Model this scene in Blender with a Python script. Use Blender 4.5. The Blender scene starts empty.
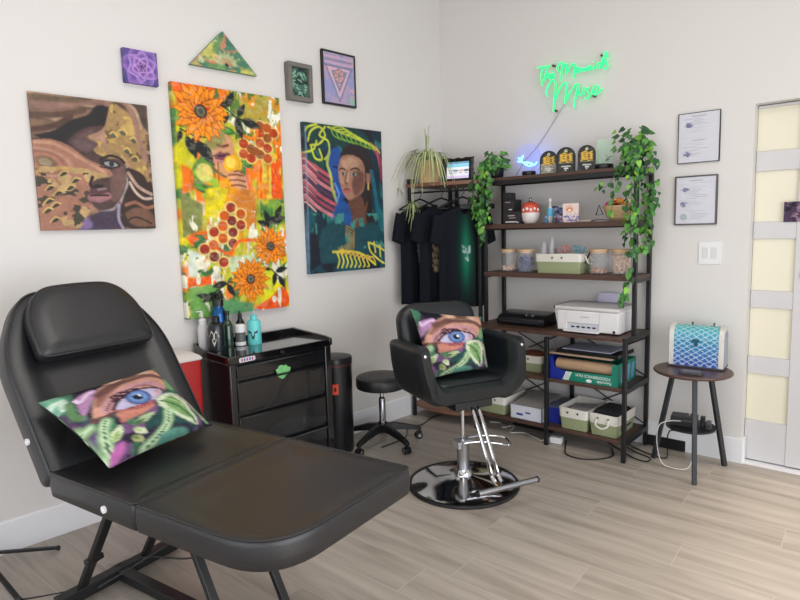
import bpy, math, random
import numpy as np
from mathutils import Vector, Matrix
random.seed(7)
PI = math.pi
SC = bpy.context.scene
COL = SC.collection

# ------------------------------------------------------------------ camera
CX, CY, CZ = 3.0214, -4.0385, 1.5
FPX, YAW, PIT, ROL = 597.86, -0.7169, 0.1197, -0.0273
Fw = Vector((math.sin(YAW)*math.cos(PIT), math.cos(YAW)*math.cos(PIT), -math.sin(PIT)))
Rt = Fw.cross(Vector((0, 0, 1))).normalized()
Up = Rt.cross(Fw)
Rr = Rt*math.cos(ROL)+Up*math.sin(ROL)
Ur = -Rt*math.sin(ROL)+Up*math.cos(ROL)
cd = bpy.data.cameras.new('camera')
cam = bpy.data.objects.new('camera', cd)
COL.objects.link(cam)
cam.matrix_world = Matrix(((Rr.x, Ur.x, -Fw.x, CX), (Rr.y, Ur.y, -Fw.y, CY), (Rr.z, Ur.z, -Fw.z, CZ), (0, 0, 0, 1)))
cd.sensor_width = 36
cd.lens = FPX/800*36
cd.clip_start = .05
SC.camera = cam

# ------------------------------------------------------------------ light
SC.view_settings.view_transform = 'Standard'
SC.view_settings.look = 'None'
SC.view_settings.gamma = 1
SC.view_settings.exposure = 0.04
w = bpy.data.worlds.new('world')
SC.world = w
w.use_nodes = True
w.node_tree.nodes['Background'].inputs[0].default_value = (.80, .88, 1, 1)
w.node_tree.nodes['Background'].inputs[1].default_value = .9


def area(name, loc, rot, sx, sy, power, col):
    l = bpy.data.lights.new(name, 'AREA')
    l.shape = 'RECTANGLE'
    l.size = sx
    l.size_y = sy
    l.energy = power
    l.color = col
    o = bpy.data.objects.new(name, l)
    COL.objects.link(o)
    o.location = loc
    o.rotation_euler = rot
    return o


RX, RY, RZ = 5.0, -6.0, 3.5          # right wall, front wall, ceiling
area('front_window_daylight', (2.3, RY+.06, 1.35), (PI/2, 0, 0), 4.2, 2.2, 44, (.95, .97, 1))
area('right_window_daylight', (RX-.05, -3.3, 1.3), (PI/2, 0, PI/2), 3.8, 2.1, 97, (.93, .96, 1))
area('ceiling_panel_light', (2.2, -2.6, RZ-.04), (0, 0, 0), 1.2, 1.2, 26, (1, .96, .9))
sl = bpy.data.lights.new('sun', 'SUN')
sl.energy = 3.2
sl.angle = math.radians(9)
sl.color = (1, .86, .70)
so = bpy.data.objects.new('sun', sl)
COL.objects.link(so)
so.rotation_euler = Vector((1, -.06, .76)).to_track_quat('Z', 'Y').to_euler()

# ------------------------------------------------------------------ helpers
PH = -0.0679                          # the left wall stands a little off square


def wl(x, y, z=0):                    # left wall frame -> world
    c, s = math.cos(PH), math.sin(PH)
    return (x*c-y*s, x*s+y*c, z)


def lin(c):
    c = np.asarray(c, float)/255
    return np.where(c <= .04045, c/12.92, ((c+.055)/1.055)**2.4)


MATS = {}


def mat(name, rgb, rough=.5, metal=0, var=.06, vs=6, bump=0, bs=60, coat=0, em=0, emc=None, alpha=None, trans=0, stretch=None, spec=.5):
    if name in MATS:
        return MATS[name]
    m = bpy.data.materials.new(name)
    m.use_nodes = True
    nt = m.node_tree
    b = nt.nodes['Principled BSDF']
    c = [float(v) for v in lin(rgb)]
    tc = nt.nodes.new('ShaderNodeTexCoord')
    mp = nt.nodes.new('ShaderNodeMapping')
    nt.links.new(tc.outputs['Object'], mp.inputs[0])
    if stretch:
        mp.inputs['Scale'].default_value = stretch
    n = nt.nodes.new('ShaderNodeTexNoise')
    n.inputs['Scale'].default_value = vs
    n.inputs['Detail'].default_value = 4
    nt.links.new(mp.outputs[0], n.inputs['Vector'])
    mx = nt.nodes.new('ShaderNodeMix')
    mx.data_type = 'RGBA'
    mx.inputs['A'].default_value = [v*(1-var) for v in c]+[1]
    mx.inputs['B'].default_value = [min(1, v*(1+var)) for v in c]+[1]
    nt.links.new(n.outputs['Fac'], mx.inputs['Factor'])
    nt.links.new(mx.outputs['Result'], b.inputs['Base Color'])
    b.inputs['Roughness'].default_value = rough
    b.inputs['Metallic'].default_value = metal
    b.inputs['Specular IOR Level'].default_value = spec
    b.inputs['Coat Weight'].default_value = coat
    b.inputs['Transmission Weight'].default_value = trans
    if alpha is not None:
        b.inputs['Alpha'].default_value = alpha
    if em:
        b.inputs['Emission Color'].default_value = [float(v) for v in lin(emc or rgb)]+[1]
        b.inputs['Emission Strength'].default_value = em
    if bump:
        n2 = nt.nodes.new('ShaderNodeTexNoise')
        n2.inputs['Scale'].default_value = bs
        n2.inputs['Detail'].default_value = 3
        nt.links.new(tc.outputs['Object'], n2.inputs['Vector'])
        bp = nt.nodes.new('ShaderNodeBump')
        bp.inputs['Strength'].default_value = bump
        bp.inputs['Distance'].default_value = .01
        nt.links.new(n2.outputs['Fac'], bp.inputs['Height'])
        nt.links.new(bp.outputs[0], b.inputs['Normal'])
    MATS[name] = m
    return m


def vmat(name, rough=.6, bump=0, bs=80, em=0, spec=.4):     # colour comes from the mesh's own colour layer
    if name in MATS:
        return MATS[name]
    m = bpy.data.materials.new(name)
    m.use_nodes = True
    nt = m.node_tree
    b = nt.nodes['Principled BSDF']
    a = nt.nodes.new('ShaderNodeAttribute')
    a.attribute_name = 'Col'
    nt.links.new(a.outputs['Color'], b.inputs['Base Color'])
    b.inputs['Roughness'].default_value = rough
    b.inputs['Specular IOR Level'].default_value = spec
    if em:
        nt.links.new(a.outputs['Color'], b.inputs['Emission Color'])
        b.inputs['Emission Strength'].default_value = em
    if bump:
        tc = nt.nodes.new('ShaderNodeTexCoord')
        n2 = nt.nodes.new('ShaderNodeTexNoise')
        n2.inputs['Scale'].default_value = bs
        nt.links.new(tc.outputs['Object'], n2.inputs['Vector'])
        bp = nt.nodes.new('ShaderNodeBump')
        bp.inputs['Strength'].default_value = bump
        bp.inputs['Distance'].default_value = .01
        nt.links.new(n2.outputs['Fac'], bp.inputs['Height'])
        nt.links.new(bp.outputs[0], b.inputs['Normal'])
    MATS[name] = m
    return m


def tag(o, label=None, cat=None, group=None, kind=None):
    if label:
        o['label'] = label
    if cat:
        o['category'] = cat
    if group:
        o['group'] = group
    if kind:
        o['kind'] = kind
    return o


def thing(name, label, cat, loc=(0, 0, 0), rz=0, group=None):
    o = bpy.data.objects.new(name, None)
    COL.objects.link(o)
    o.empty_display_size = .05
    o.location = loc
    o.rotation_euler = (0, 0, rz)
    return tag(o, label, cat, group)


class MB:
    def __init__(s, T=None):
        s.v = []
        s.f = []
        s.c = []
        s.mi = []
        s.T = T
        s.m = 0

    def add(s, vs, fs, cols=None):
        o = len(s.v)
        for p in vs:
            p = Vector(p)
            if s.T is not None:
                p = s.T @ p
            s.v.append(tuple(p))
        s.f += [tuple(i+o for i in f) for f in fs]
        s.mi += [s.m]*len(fs)
        if cols is not None:
            s.c += list(cols)
        return s

    def box(s, x0, x1, y0, y1, z0, z1, R=None):
        vs = [(x, y, z) for x in (x0, x1) for y in (y0, y1) for z in (z0, z1)]
        if R is not None:
            vs = [R @ Vector(p) for p in vs]
        return s.add(vs, [(0, 1, 3, 2), (4, 6, 7, 5), (0, 4, 5, 1), (2, 3, 7, 6), (0, 2, 6, 4), (1, 5, 7, 3)])

    def bar(s, p0, p1, w, h=None, up=(0, 0, 1)):       # rectangular bar between two points
        h = h or w
        p0, p1 = Vector(p0), Vector(p1)
        d = (p1-p0).normalized()
        a = d.cross(Vector(up))
        if a.length < 1e-3:
            a = d.cross(Vector((0, 1, 0)))
        a.normalize()
        b = a.cross(d)
        vs = [p+a*i*w/2+b*j*h/2 for p in (p0, p1) for i, j in ((-1, -1), (1, -1), (1, 1), (-1, 1))]
        return s.add(vs, [(3, 2, 1, 0), (4, 5, 6, 7), (0, 1, 5, 4), (1, 2, 6, 5), (2, 3, 7, 6), (3, 0, 4, 7)])

    def tube(s, pts, r, n=10, closed=False):
        pts = [Vector(p) for p in pts]
        N = len(pts)
        rr = r if isinstance(r, (list, tuple)) else [r]*N
        vs, fs = [], []
        a = None
        for i, p in enumerate(pts):
            if closed:
                d = (pts[(i+1) % N]-pts[i-1]).normalized()
            else:
                d = (pts[min(i+1, N-1)]-pts[max(i-1, 0)]).normalized()
            if a is None:
                a = d.orthogonal().normalized()
            a = (a-d*a.dot(d))
            a = a.normalized() if a.length > 1e-6 else d.orthogonal().normalized()
            b = d.cross(a)
            for k in range(n):
                t = 2*PI*k/n
                vs.append(p+a*math.cos(t)*rr[i]+b*math.sin(t)*rr[i])
        for i in range(N if closed else N-1):
            for k in range(n):
                j = (i+1) % N
                fs.append((i*n+k, i*n+(k+1) % n, j*n+(k+1) % n, j*n+k))
        if not closed:
            fs.append(tuple(range(n))[::-1])
            fs.append(tuple((N-1)*n+k for k in range(n)))
        return s.add(vs, fs)

    def cyl(s, p0, p1, r0, r1=None, n=24):
        return s.tube([p0, p1], [r0, r0 if r1 is None else r1], n)

    def lathe(s, prof, c=(0, 0, 0), n=32, sx=1, sy=1):
        vs, fs = [], []
        for r, z in prof:
            for k in range(n):
                t = 2*PI*k/n
                vs.append((c[0]+r*math.cos(t)*sx, c[1]+r*math.sin(t)*sy, c[2]+z))
        for i in range(len(prof)-1):
            for k in range(n):
                fs.append((i*n+k, i*n+(k+1) % n, (i+1)*n+(k+1) % n, (i+1)*n+k))
        if prof[0][0] > 1e-5:
            fs.append(tuple(range(n))[::-1])
        if prof[-1][0] > 1e-5:
            fs.append(tuple((len(prof)-1)*n+k for k in range(n)))
        return s.add(vs, fs)

    def prism(s, poly, a0, a1, ax='z'):
        def P(u, v, t):
            return {'z': (u, v, t), 'y': (u, t, v), 'x': (t, u, v)}[ax]
        n = len(poly)
        vs = [P(u, v, a0) for u, v in poly]+[P(u, v, a1) for u, v in poly]
        fs = [tuple(range(n))[::-1], tuple(range(n, 2*n))]+[(i, (i+1) % n, n+(i+1) % n, n+i) for i in range(n)]
        return s.add(vs, fs)

    def ball(s, c, rx, ry=None, rz=None, n=16):
        ry = ry or rx
        rz = rz or rx
        pr = [(math.sin(PI*i/(n//2)), -math.cos(PI*i/(n//2))) for i in range(n//2+1)]
        vs, fs = [], []
        for r, z in pr:
            for k in range(n):
                t = 2*PI*k/n
                vs.append((c[0]+r*math.cos(t)*rx, c[1]+r*math.sin(t)*ry, c[2]+z*rz))
        for i in range(len(pr)-1):
            for k in range(n):
                fs.append((i*n+k, i*n+(k+1) % n, (i+1)*n+(k+1) % n, (i+1)*n+k))
        return s.add(vs, fs)

    def build(s, name, m, parent=None, bevel=0, smooth=True, ang=35, seg=2):
        me = bpy.data.meshes.new(name)
        me.from_pydata(s.v, [], s.f)
        ms = m if isinstance(m, (list, tuple)) else [m]
        for q in ms:
            me.materials.append(q)
        if len(ms) > 1:
            for p, i in zip(me.polygons, s.mi):
                p.material_index = i
        if s.c:
            at_ = me.color_attributes.new('Col', 'FLOAT_COLOR', 'POINT')
            a = np.ones((len(s.v), 4), np.float32)
            a[:len(s.c), :3] = np.array(s.c)[:, :3]
            at_.data.foreach_set('color', a.ravel())
        import bmesh
        bm = bmesh.new()
        bm.from_mesh(me)
        if not s.c:
            bmesh.ops.remove_doubles(bm, verts=bm.verts, dist=1e-6)
        bmesh.ops.recalc_face_normals(bm, faces=bm.faces)
        bm.to_mesh(me)
        bm.free()
        if smooth:
            me.polygons.foreach_set('use_smooth', [True]*len(me.polygons))
            me.set_sharp_from_angle(angle=math.radians(ang))
        o = bpy.data.objects.new(name, me)
        COL.objects.link(o)
        if parent:
            o.parent = parent
        if bevel:
            b = o.modifiers.new('Bevel', 'BEVEL')
            b.width = bevel
            b.segments = seg
            b.limit_method = 'ANGLE'
            b.angle_limit = math.radians(40)
        return o


def struct(name, mb, m, **k):
    return tag(mb.build(name, m, **k), kind='structure')


def copy_tree(o, parent=None):
    c = o.copy()
    COL.objects.link(c)
    c.parent = parent
    for ch in list(o.children):
        copy_tree(ch, c)
    return c


def smooth_path(pts, n=6):
    P = [Vector(p) for p in pts]
    if len(P) < 3:
        return P
    out = []
    for i in range(len(P)-1):
        p0, p1, p2, p3 = P[max(i-1, 0)], P[i], P[i+1], P[min(i+2, len(P)-1)]
        for k in range(n):
            t = k/n
            out.append(.5*((2*p1)+(-p0+p2)*t+(2*p0-5*p1+4*p2-p3)*t*t+(-p0+3*p1-3*p2+p3)*t**3))
    out.append(P[-1])
    return out


def rounded(poly, rad, seg=6):                         # 2D polygon with rounded corners
    out = []
    n = len(poly)
    rad = rad if isinstance(rad, (list, tuple)) else [rad]*n
    for i in range(n):
        p0, p, p1 = Vector(poly[i-1]), Vector(poly[i]), Vector(poly[(i+1) % n])
        a, b = (p0-p), (p1-p)
        r = min(rad[i], a.length*.49, b.length*.49)
        if r < 1e-5:
            out.append(tuple(p))
            continue
        A, B = p+a.normalized()*r, p+b.normalized()*r
        for k in range(seg+1):
            t = k/seg
            q = A*(1-t)**2+p*2*t*(1-t)+B*t*t
            out.append(tuple(q))
    return out


def inset(poly, d):
    n = len(poly)
    out = []
    for i in range(n):
        p0, p, p1 = Vector(poly[i-1]), Vector(poly[i]), Vector(poly[(i+1) % n])
        e0 = (p-p0)
        e1 = (p1-p)
        if e0.length < 1e-7:
            e0 = e1
        if e1.length < 1e-7:
            e1 = e0
        e0.normalize()
        e1.normalize()
        nn = Vector((-(e0.y+e1.y), (e0.x+e1.x)))
        if nn.length < 1e-6:
            nn = Vector((-e0.y, e0.x))
        nn.normalize()
        out.append(tuple(p+nn*d))
    return out


def cushion(mb, poly, rings):                          # rings: (inset, height); poly counter-clockwise
    n = len(poly)
    vs, fs = [], []
    cx, cy = sum(q[0] for q in poly)/n, sum(q[1] for q in poly)/n
    R = min(math.hypot(q[0]-cx, q[1]-cy) for q in poly)
    lim = .012
    e = rings[-1][0]
    rings = list(rings)+[(e+(R-e)*.5, rings[-1][1])]
    for d, z in rings:
        for q in inset(poly, min(d, lim)):
            f = max(0, d-lim)/R
            vs.append((q[0]+(cx-q[0])*f, q[1]+(cy-q[1])*f, z))
    m = len(rings)
    vs.append((cx, cy, rings[-1][1]))
    for i in range(m-1):
        for k in range(n):
            fs.append((i*n+k, i*n+(k+1) % n, (i+1)*n+(k+1) % n, (i+1)*n+k))
    fs.append(tuple(range(n))[::-1])
    fs += [((m-1)*n+k, (m-1)*n+(k+1) % n, m*n) for k in range(n)]
    return mb.add(vs, fs)


def text_mesh(body, size, T, name, m, parent, ext=.0006, align='CENTER', sx=1):
    cu = bpy.data.curves.new(name, 'FONT')
    cu.body = body
    cu.size = size
    cu.extrude = ext
    cu.align_x = align
    cu.align_y = 'CENTER'
    o = bpy.data.objects.new(name, cu)
    COL.objects.link(o)
    bpy.context.view_layer.update()
    me = bpy.data.meshes.new_from_object(o.evaluated_get(bpy.context.evaluated_depsgraph_get()))
    bpy.data.objects.remove(o)
    me.transform(T @ Matrix.Diagonal((sx, 1, 1, 1)))
    me.materials.clear()
    me.materials.append(m)
    o = bpy.data.objects.new(name, me)
    COL.objects.link(o)
    o.parent = parent
    return o


def basis(o, ex, ey, ez):
    M = Matrix.Identity(4)
    for i in range(3):
        M[i][0], M[i][1], M[i][2], M[i][3] = ex[i], ey[i], ez[i], o[i]
    return M


# upright drawing plane: local x right, y up, facing -y
UPR = Matrix(((1, 0, 0, 0), (0, 0, -1, 0), (0, 1, 0, 0), (0, 0, 0, 1)))


# ------------------------------------------------------------------ painter: colours for a grid of mesh vertices
def homog(src, dst):
    A = []
    for (x, y), (u, v) in zip(src, dst):
        A.append([x, y, 1, 0, 0, 0, -u*x, -u*y, -u])
        A.append([0, 0, 0, x, y, 1, -v*x, -v*y, -v])
    return np.linalg.svd(np.array(A, float))[2][-1].reshape(3, 3)


class Paint:
    def __init__(s, nx, ny, asp, bg, quad=None, seed=0):
        s.nx, s.ny, s.A = nx, ny, asp
        s.X, s.Y = np.meshgrid(np.linspace(0, 100, nx), np.linspace(0, 100*asp, ny))
        s.C = np.zeros((ny, nx, 3))
        s.C[:] = lin(bg)
        s.H = homog(quad, [(0, 0), (100, 0), (100, 100*asp), (0, 100*asp)]) if quad else None
        s.rng = np.random.RandomState(seed)

    def P(s, pts):
        q = np.array(pts, float)
        if s.H is None:
            return q
        h = np.c_[q, np.ones(len(q))] @ s.H.T
        return h[:, :2]/h[:, 2:]

    def mix(s, M, col):
        M = np.clip(M, 0, 1)[..., None]
        s.C = s.C*(1-M)+lin(col)*M

    def noise(s, sx, sy, oct=3):
        out = np.zeros_like(s.X)
        amp = 1
        tot = 0
        for k in range(oct):
            gx, gy = int(100/sx*2**k)+3, int(100*s.A/sy*2**k)+3
            g = s.rng.rand(gy, gx)
            fx = s.X/sx*2**k
            fy = s.Y/sy*2**k
            ix, iy = np.clip(fx.astype(int), 0, gx-2), np.clip(fy.astype(int), 0, gy-2)
            tx, ty = fx-ix, fy-iy
            tx = tx*tx*(3-2*tx)
            ty = ty*ty*(3-2*ty)
            v = (g[iy, ix]*(1-tx)+g[iy, ix+1]*tx)*(1-ty)+(g[iy+1, ix]*(1-tx)+g[iy+1, ix+1]*tx)*ty
            out += v*amp
            tot += amp
            amp *= .55
        return out/tot

    def blot(s, col, sx, sy, thr=.5, soft=.08, k=1, mask=None):
        M = np.clip((s.noise(sx, sy)-thr)/soft, 0, 1)*k
        if mask is not None:
            M = M*mask
        s.mix(M, col)

    def inside(s, pts):
        q = s.P(pts)
        M = np.zeros(s.X.shape, bool)
        n = len(q)
        for i in range(n):
            x0, y0 = q[i]
            x1, y1 = q[(i+1) % n]
            if y0 == y1:
                continue
            c = ((y0 > s.Y) != (y1 > s.Y)) & (s.X < (x1-x0)*(s.Y-y0)/(y1-y0)+x0)
            M ^= c
        return M.astype(float)

    def blur(s, M, n):
        for _ in range(n):
            P = np.pad(M, 1, mode='edge')
            M = (P[1:-1, 1:-1]*2+P[:-2, 1:-1]+P[2:, 1:-1]+P[1:-1, :-2]+P[1:-1, 2:])/6
        return M

    def poly(s, pts, col, k=1, blur=0, smooth=True):
        if smooth and len(pts) > 4:
            q = [(*p, 0) for p in pts]
            q = smooth_path(q+[q[0]], 4)[:-1]
            pts = [(p[0], p[1]) for p in q]
        M = s.inside(pts)
        if blur:
            M = s.blur(M, blur)
        s.mix(M*k, col)
        return M

    def ell(s, c, rx, ry, col, rot=0, k=1, soft=.15):
        cx, cy = s.P([c])[0]
        dx, dy = s.X-cx, s.Y-cy
        a = math.radians(rot)
        u = (dx*math.cos(a)+dy*math.sin(a))/rx
        v = (-dx*math.sin(a)+dy*math.cos(a))/ry
        d = np.sqrt(u*u+v*v)
        M = np.clip((1-d)/soft, 0, 1)
        s.mix(M*k, col)
        return M

    def stroke(s, pts, wd, col, k=1, smooth=True, taper=False):
        q = s.P(pts)
        if smooth and len(q) > 2:
            q = np.array([(p.x, p.y) for p in smooth_path([(*p, 0) for p in q], 4)])
        D = np.full(s.X.shape, 1e9)
        n = len(q)-1
        for i in range(n):
            a, b = q[i], q[i+1]
            d = b-a
            L = (d*d).sum()+1e-9
            t = np.clip(((s.X-a[0])*d[0]+(s.Y-a[1])*d[1])/L, 0, 1)
            dd = np.hypot(s.X-a[0]-t*d[0], s.Y-a[1]-t*d[1])
            if taper:
                u = (i+t)/n
                dd = dd/np.maximum(np.sin(PI*np.clip(u, .03, .97)), .1)
            D = np.minimum(D, dd)
        s.mix(np.clip((wd/2-D)/(.35*max(wd, 1))+.5, 0, 1)*k, col)

    def leaf(s, c, L, W, ang, col, col2=None, raw=False):
        c0 = np.array(c, float) if raw else s.P([c])[0]
        a = math.radians(ang)
        d = np.array([math.cos(a), math.sin(a)])
        n = np.array([-d[1], d[0]])
        H = s.H
        s.H = None
        for f, cc in ((1, col), (.62, col2)):
            if cc is None:
                continue
            pts = []
            for t in np.linspace(0, 1, 8):
                pts.append(c0+d*L*(t*f)+n*W/2*f*math.sin(PI*t**.8))
            for t in np.linspace(1, 0, 8)[1:-1]:
                pts.append(c0+d*L*(t*f)-n*W/2*f*math.sin(PI*t**.8))
            M = s.inside([tuple(p) for p in pts])
            s.mix(s.blur(M, 1), cc)
        s.H = H

    def flower(s, c, r, n=14):
        c0 = s.P([c])[0]
        for ring, (f, o) in enumerate(((1, 0), (.86, .5), (.6, .2))):
            for i in range(n):
                a = 360*(i+o)/n+random.uniform(-5, 5)
                L = r*f*random.uniform(.92, 1.06)
                s.leaf(c0, L*1.03, r*.37*f**.5, a, (120, 45, 20), raw=True)
                s.leaf(c0, L, r*.31*f**.5, a, (248, 150, 50), ((222, 84, 20), (232, 98, 24), (196, 62, 16))[ring], raw=True)
        H = s.H
        s.H = None
        s.ell(c0, r*.24, r*.24, (45, 30, 25))
        s.ell(c0, r*.17, r*.17, (110, 105, 80))
        s.ell(c0, r*.09, r*.09, (60, 75, 70))
        s.H = H


def painterly(pt, amp=.16, sat=1.0, dark=1.0, fl=0):           # brush texture over a painting
    n = (pt.noise(3, 3, 2)-.5)*2*amp+(pt.noise(14, 7, 2)-.5)*2*amp
    lum = pt.C.mean(axis=2, keepdims=True)
    pt.C = np.clip((lum+(pt.C-lum)*sat)*dark*(1+n[..., None]*1.3), 0, 1)
    m = np.clip((pt.noise(5, 2.5, 2)-.62)/.05, 0, 1)*.22*fl
    pt.mix(m, (214, 204, 180))
    m = np.clip((pt.noise(4, 6, 2)-.62)/.05, 0, 1)*.35*fl
    pt.mix(m, (40, 36, 36))


def canvas(name, W, H, T, pt, m, label, cat, loc, rz, group=None, parent=None):
    nx, ny = pt.nx, pt.ny
    mb = MB()
    vs, cs, fs = [], [], []
    for j in range(ny):
        for i in range(nx):
            vs.append((W*(i/(nx-1)-.5), -T, H*(.5-j/(ny-1))))
    cs = list(pt.C.reshape(-1, 3))
    for j in range(ny-1):
        for i in range(nx-1):
            a = j*nx+i
            fs.append((a, a+nx, a+nx+1, a+1))
    bd = [i for i in range(nx)]+[j*nx+nx-1 for j in range(1, ny)]+[(ny-1)*nx+i for i in range(nx-2, -1, -1)]+[j*nx for j in range(ny-2, 0, -1)]
    o = len(vs)
    for b in bd:
        v = vs[b]
        vs.append((v[0], 0, v[2]))
        cs.append(cs[b]*.9)
    n = len(bd)
    for k in range(n):
        fs.append((bd[k], bd[(k+1) % n], o+(k+1) % n, o+k))
    fs.append(tuple(o+k for k in range(n))[::-1])
    mb.add(vs, fs, cs)
    ob = mb.build(name, m, parent)
    if parent is None:
        tag(ob, label, cat, group)
    ob.location = loc
    ob.rotation_euler = (0, 0, rz)
    return ob


# common materials
M_leather = mat('black_leather', (27, 27, 30), .36, spec=.6, bump=.12, bs=240, var=.08)
M_leather2 = mat('dark_salon_leather', (20, 25, 29), .36, spec=.5, bump=.08, bs=260, var=.08)
M_blkmetal = mat('black_powder_coated_metal', (18, 19, 22), .45, 0, bump=.03, bs=300)
M_blkplastic = mat('black_plastic', (18, 18, 20), .35)
M_blkgloss = mat('gloss_black_enamel', (12, 12, 14), .12, coat=.6)
M_chrome = mat('chrome', (215, 215, 218), .08, 1, var=.02)
M_steel = mat('brushed_steel', (170, 172, 175), .25, 1, var=.04)
M_white = mat('white_plastic', (228, 228, 228), .4, var=.02)
M_glass = mat('clear_glass', (250, 252, 252), .03, alpha=.07, var=.01)
M_walnut = mat('dark_rustic_walnut_board', (78, 54, 44), .5, var=.45, vs=9, stretch=(1, 9, 9), bump=.05)
M_walnut2 = mat('reddish_rustic_walnut_board', (122, 84, 66), .5, var=.35, vs=9, stretch=(1, 9, 9), bump=.05)
# ================================================================== ROOM
def wallmat(name, rgb):
    return mat(name, rgb, .75, var=.012, vs=1.5, bump=.03, bs=350, spec=.3)


M_wall = wallmat('warm_white_wall_paint', (219, 215, 211))
M_trim = mat('white_trim_paint', (232, 232, 234), .45, var=.01)
M_grout = mat('pale_grout', (186, 178, 168), .8, var=.03)


def floor_tile_material():
    m = bpy.data.materials.new('greige_wood_look_tile')
    m.use_nodes = True
    nt = m.node_tree
    b = nt.nodes['Principled BSDF']
    at_ = nt.nodes.new('ShaderNodeAttribute')
    at_.attribute_name = 'Col'
    tc = nt.nodes.new('ShaderNodeTexCoord')
    off = nt.nodes.new('ShaderNodeVectorMath')
    off.operation = 'MULTIPLY_ADD'
    off.inputs[1].default_value = (37, 37, 37)
    nt.links.new(at_.outputs['Color'], off.inputs[0])
    nt.links.new(tc.outputs['Object'], off.inputs[2])
    mp = nt.nodes.new('ShaderNodeMapping')
    mp.inputs['Scale'].default_value = (1.3, 15, 1)
    nt.links.new(off.outputs[0], mp.inputs[0])
    n = nt.nodes.new('ShaderNodeTexNoise')
    n.inputs['Scale'].default_value = 1.1
    n.inputs['Detail'].default_value = 5
    n.inputs['Distortion'].default_value = .5
    nt.links.new(mp.outputs[0], n.inputs['Vector'])
    r = nt.nodes.new('ShaderNodeValToRGB')
    e = r.color_ramp.elements
    e[0].position, e[1].position = .32, .70
    e[0].color = [float(v) for v in lin((150, 140, 129))]+[1]
    e[1].color = [float(v) for v in lin((182, 172, 161))]+[1]
    x = e.new(.5)
    x.color = [float(v) for v in lin((169, 159, 148))]+[1]
    nt.links.new(n.outputs['Fac'], r.inputs[0])
    nt.links.new(r.outputs[0], b.inputs['Base Color'])
    b.inputs['Roughness'].default_value = .38
    b.inputs['Specular IOR Level'].default_value = .45
    bp = nt.nodes.new('ShaderNodeBump')
    bp.inputs['Strength'].default_value = .05
    bp.inputs['Distance'].default_value = .005
    nt.links.new(n.outputs['Fac'], bp.inputs['Height'])
    nt.links.new(bp.outputs[0], b.inputs['Normal'])
    return m


# floor: every plank is a face of the floor mesh, grout shows between them
def build_floor():
    ta = 0.0432
    c, s = math.cos(ta), math.sin(ta)

    def to(u, v):
        return (u*c-v*s, u*s+v*c)

    W, L, g = .2145, 1.2, .0022
    v0 = -2.160
    known = {-1: 1.356, 1: 1.93, 2: 1.40, 3: 2.21, 4: 1.748, 5: 1.375, 7: 1.78}   # short joints measured row by row
    mb = MB()
    mb.box(-.8, RX+.12, RY-.12, .35, -.06, -.0006)
    mb.c = [(0, 0, 0)]*8
    mb.m = 1
    rnd = random.Random(3)
    for k in range(-20, 14):
        y0, y1 = v0+k*W, v0+(k+1)*W
        u0 = known.get(k, rnd.uniform(0, L))
        i0 = int((-1.2-u0)/L)-1
        for i in range(i0, i0+9):
            a, b_ = u0+i*L, u0+(i+1)*L
            P = [to(a+g, y0+g), to(b_-g, y0+g), to(b_-g, y1-g), to(a+g, y1-g)]
            if min(p[0] for p in P) > RX+.1 or max(p[0] for p in P) < -.75 or min(p[1] for p in P) > .3 or max(p[1] for p in P) < RY-.1:
                continue
            cc = (rnd.random(), rnd.random(), rnd.random())
            mb.add([(p[0], p[1], 0) for p in P], [(0, 1, 2, 3)], [cc]*4)
    return mb


struct('floor', build_floor(), [M_grout, floor_tile_material()], smooth=False)
mb = MB()
mb.box(-.8, RX+.12, RY-.12, .12, RZ, RZ+.08)
struct('ceiling', mb, wallmat('ceiling_paint', (235, 233, 230)))
# left wall, slightly off square
mb = MB(Matrix.Rotation(PH, 4, 'Z'))
mb.box(-.12, 0, RY-.4, .12, 0, RZ)
struct('wall_left', mb, M_wall)
# back wall with the sliding door opening
DX0, DX1, DZ = 2.257, 3.34, 2.155
mb = MB()
mb.box(-.12, DX0, 0, .12, 0, RZ)
mb.box(DX1, RX+.12, 0, .12, 0, RZ)
mb.box(DX0, DX1, 0, .12, DZ, RZ)
struct('wall_back', mb, M_wall)
# right wall with window opening
mb = MB()
wy0, wy1, wz0, wz1 = -5.3, -.12, .0, 2.25
mb.box(RX, RX+.12, RY-.12, wy0, 0, RZ)
mb.box(RX, RX+.12, wy1, .12, 0, RZ)
mb.box(RX, RX+.12, wy0, wy1, wz1, RZ)
struct('wall_right', mb, M_wall)
mb = MB()
mb.box(-.8, .2, RY-.12, RY, 0, RZ)
mb.box(4.5, RX+.12, RY-.12, RY, 0, RZ)
mb.box(.2, 4.5, RY-.12, RY, 2.5, RZ)
mb.box(.2, 4.5, RY-.12, RY, 0, .15)
struct('wall_front', mb, M_wall)
for n_, frm in (('window_1', None), ('window_2', None)):
    mb = MB()
    if n_ == 'window_1':
        for x in (.2, 1.62, 3.04, 4.46):
            mb.box(x, x+.04, RY-.1, RY-.04, .15, 2.5)
        mb.box(.2, 4.5, RY-.1, RY-.04, .15, .19)
        mb.box(.2, 4.5, RY-.1, RY-.04, 2.46, 2.5)
    else:
        for y in (wy0, -3.6, -1.86, wy1-.04):
            mb.box(RX+.04, RX+.1, y, y+.04, 0, wz1)
        mb.box(RX+.04, RX+.1, wy0, wy1, wz1-.04, wz1)
    struct(n_, mb, M_trim)
BH = .158
mb = MB(Matrix.Rotation(PH, 4, 'Z'))
mb.prism([(0, 0), (.014, 0), (.014, BH-.008), (.008, BH), (0, BH)], RY-.2, -.0, 'y')
struct('baseboard_left', mb, M_trim)
mb = MB()
mb.box(.0, DX0-.003, -.014, 0, 0, BH)
mb.box(DX0-.006, DX0+.014, -.014, .06, 0, BH)
struct('baseboard_back', mb, M_trim, bevel=.003)
mb = MB()
mb.box(DX1, RX, -.014, 0, 0, BH)
struct('baseboard_back_right', mb, M_trim, bevel=.003)

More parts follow.
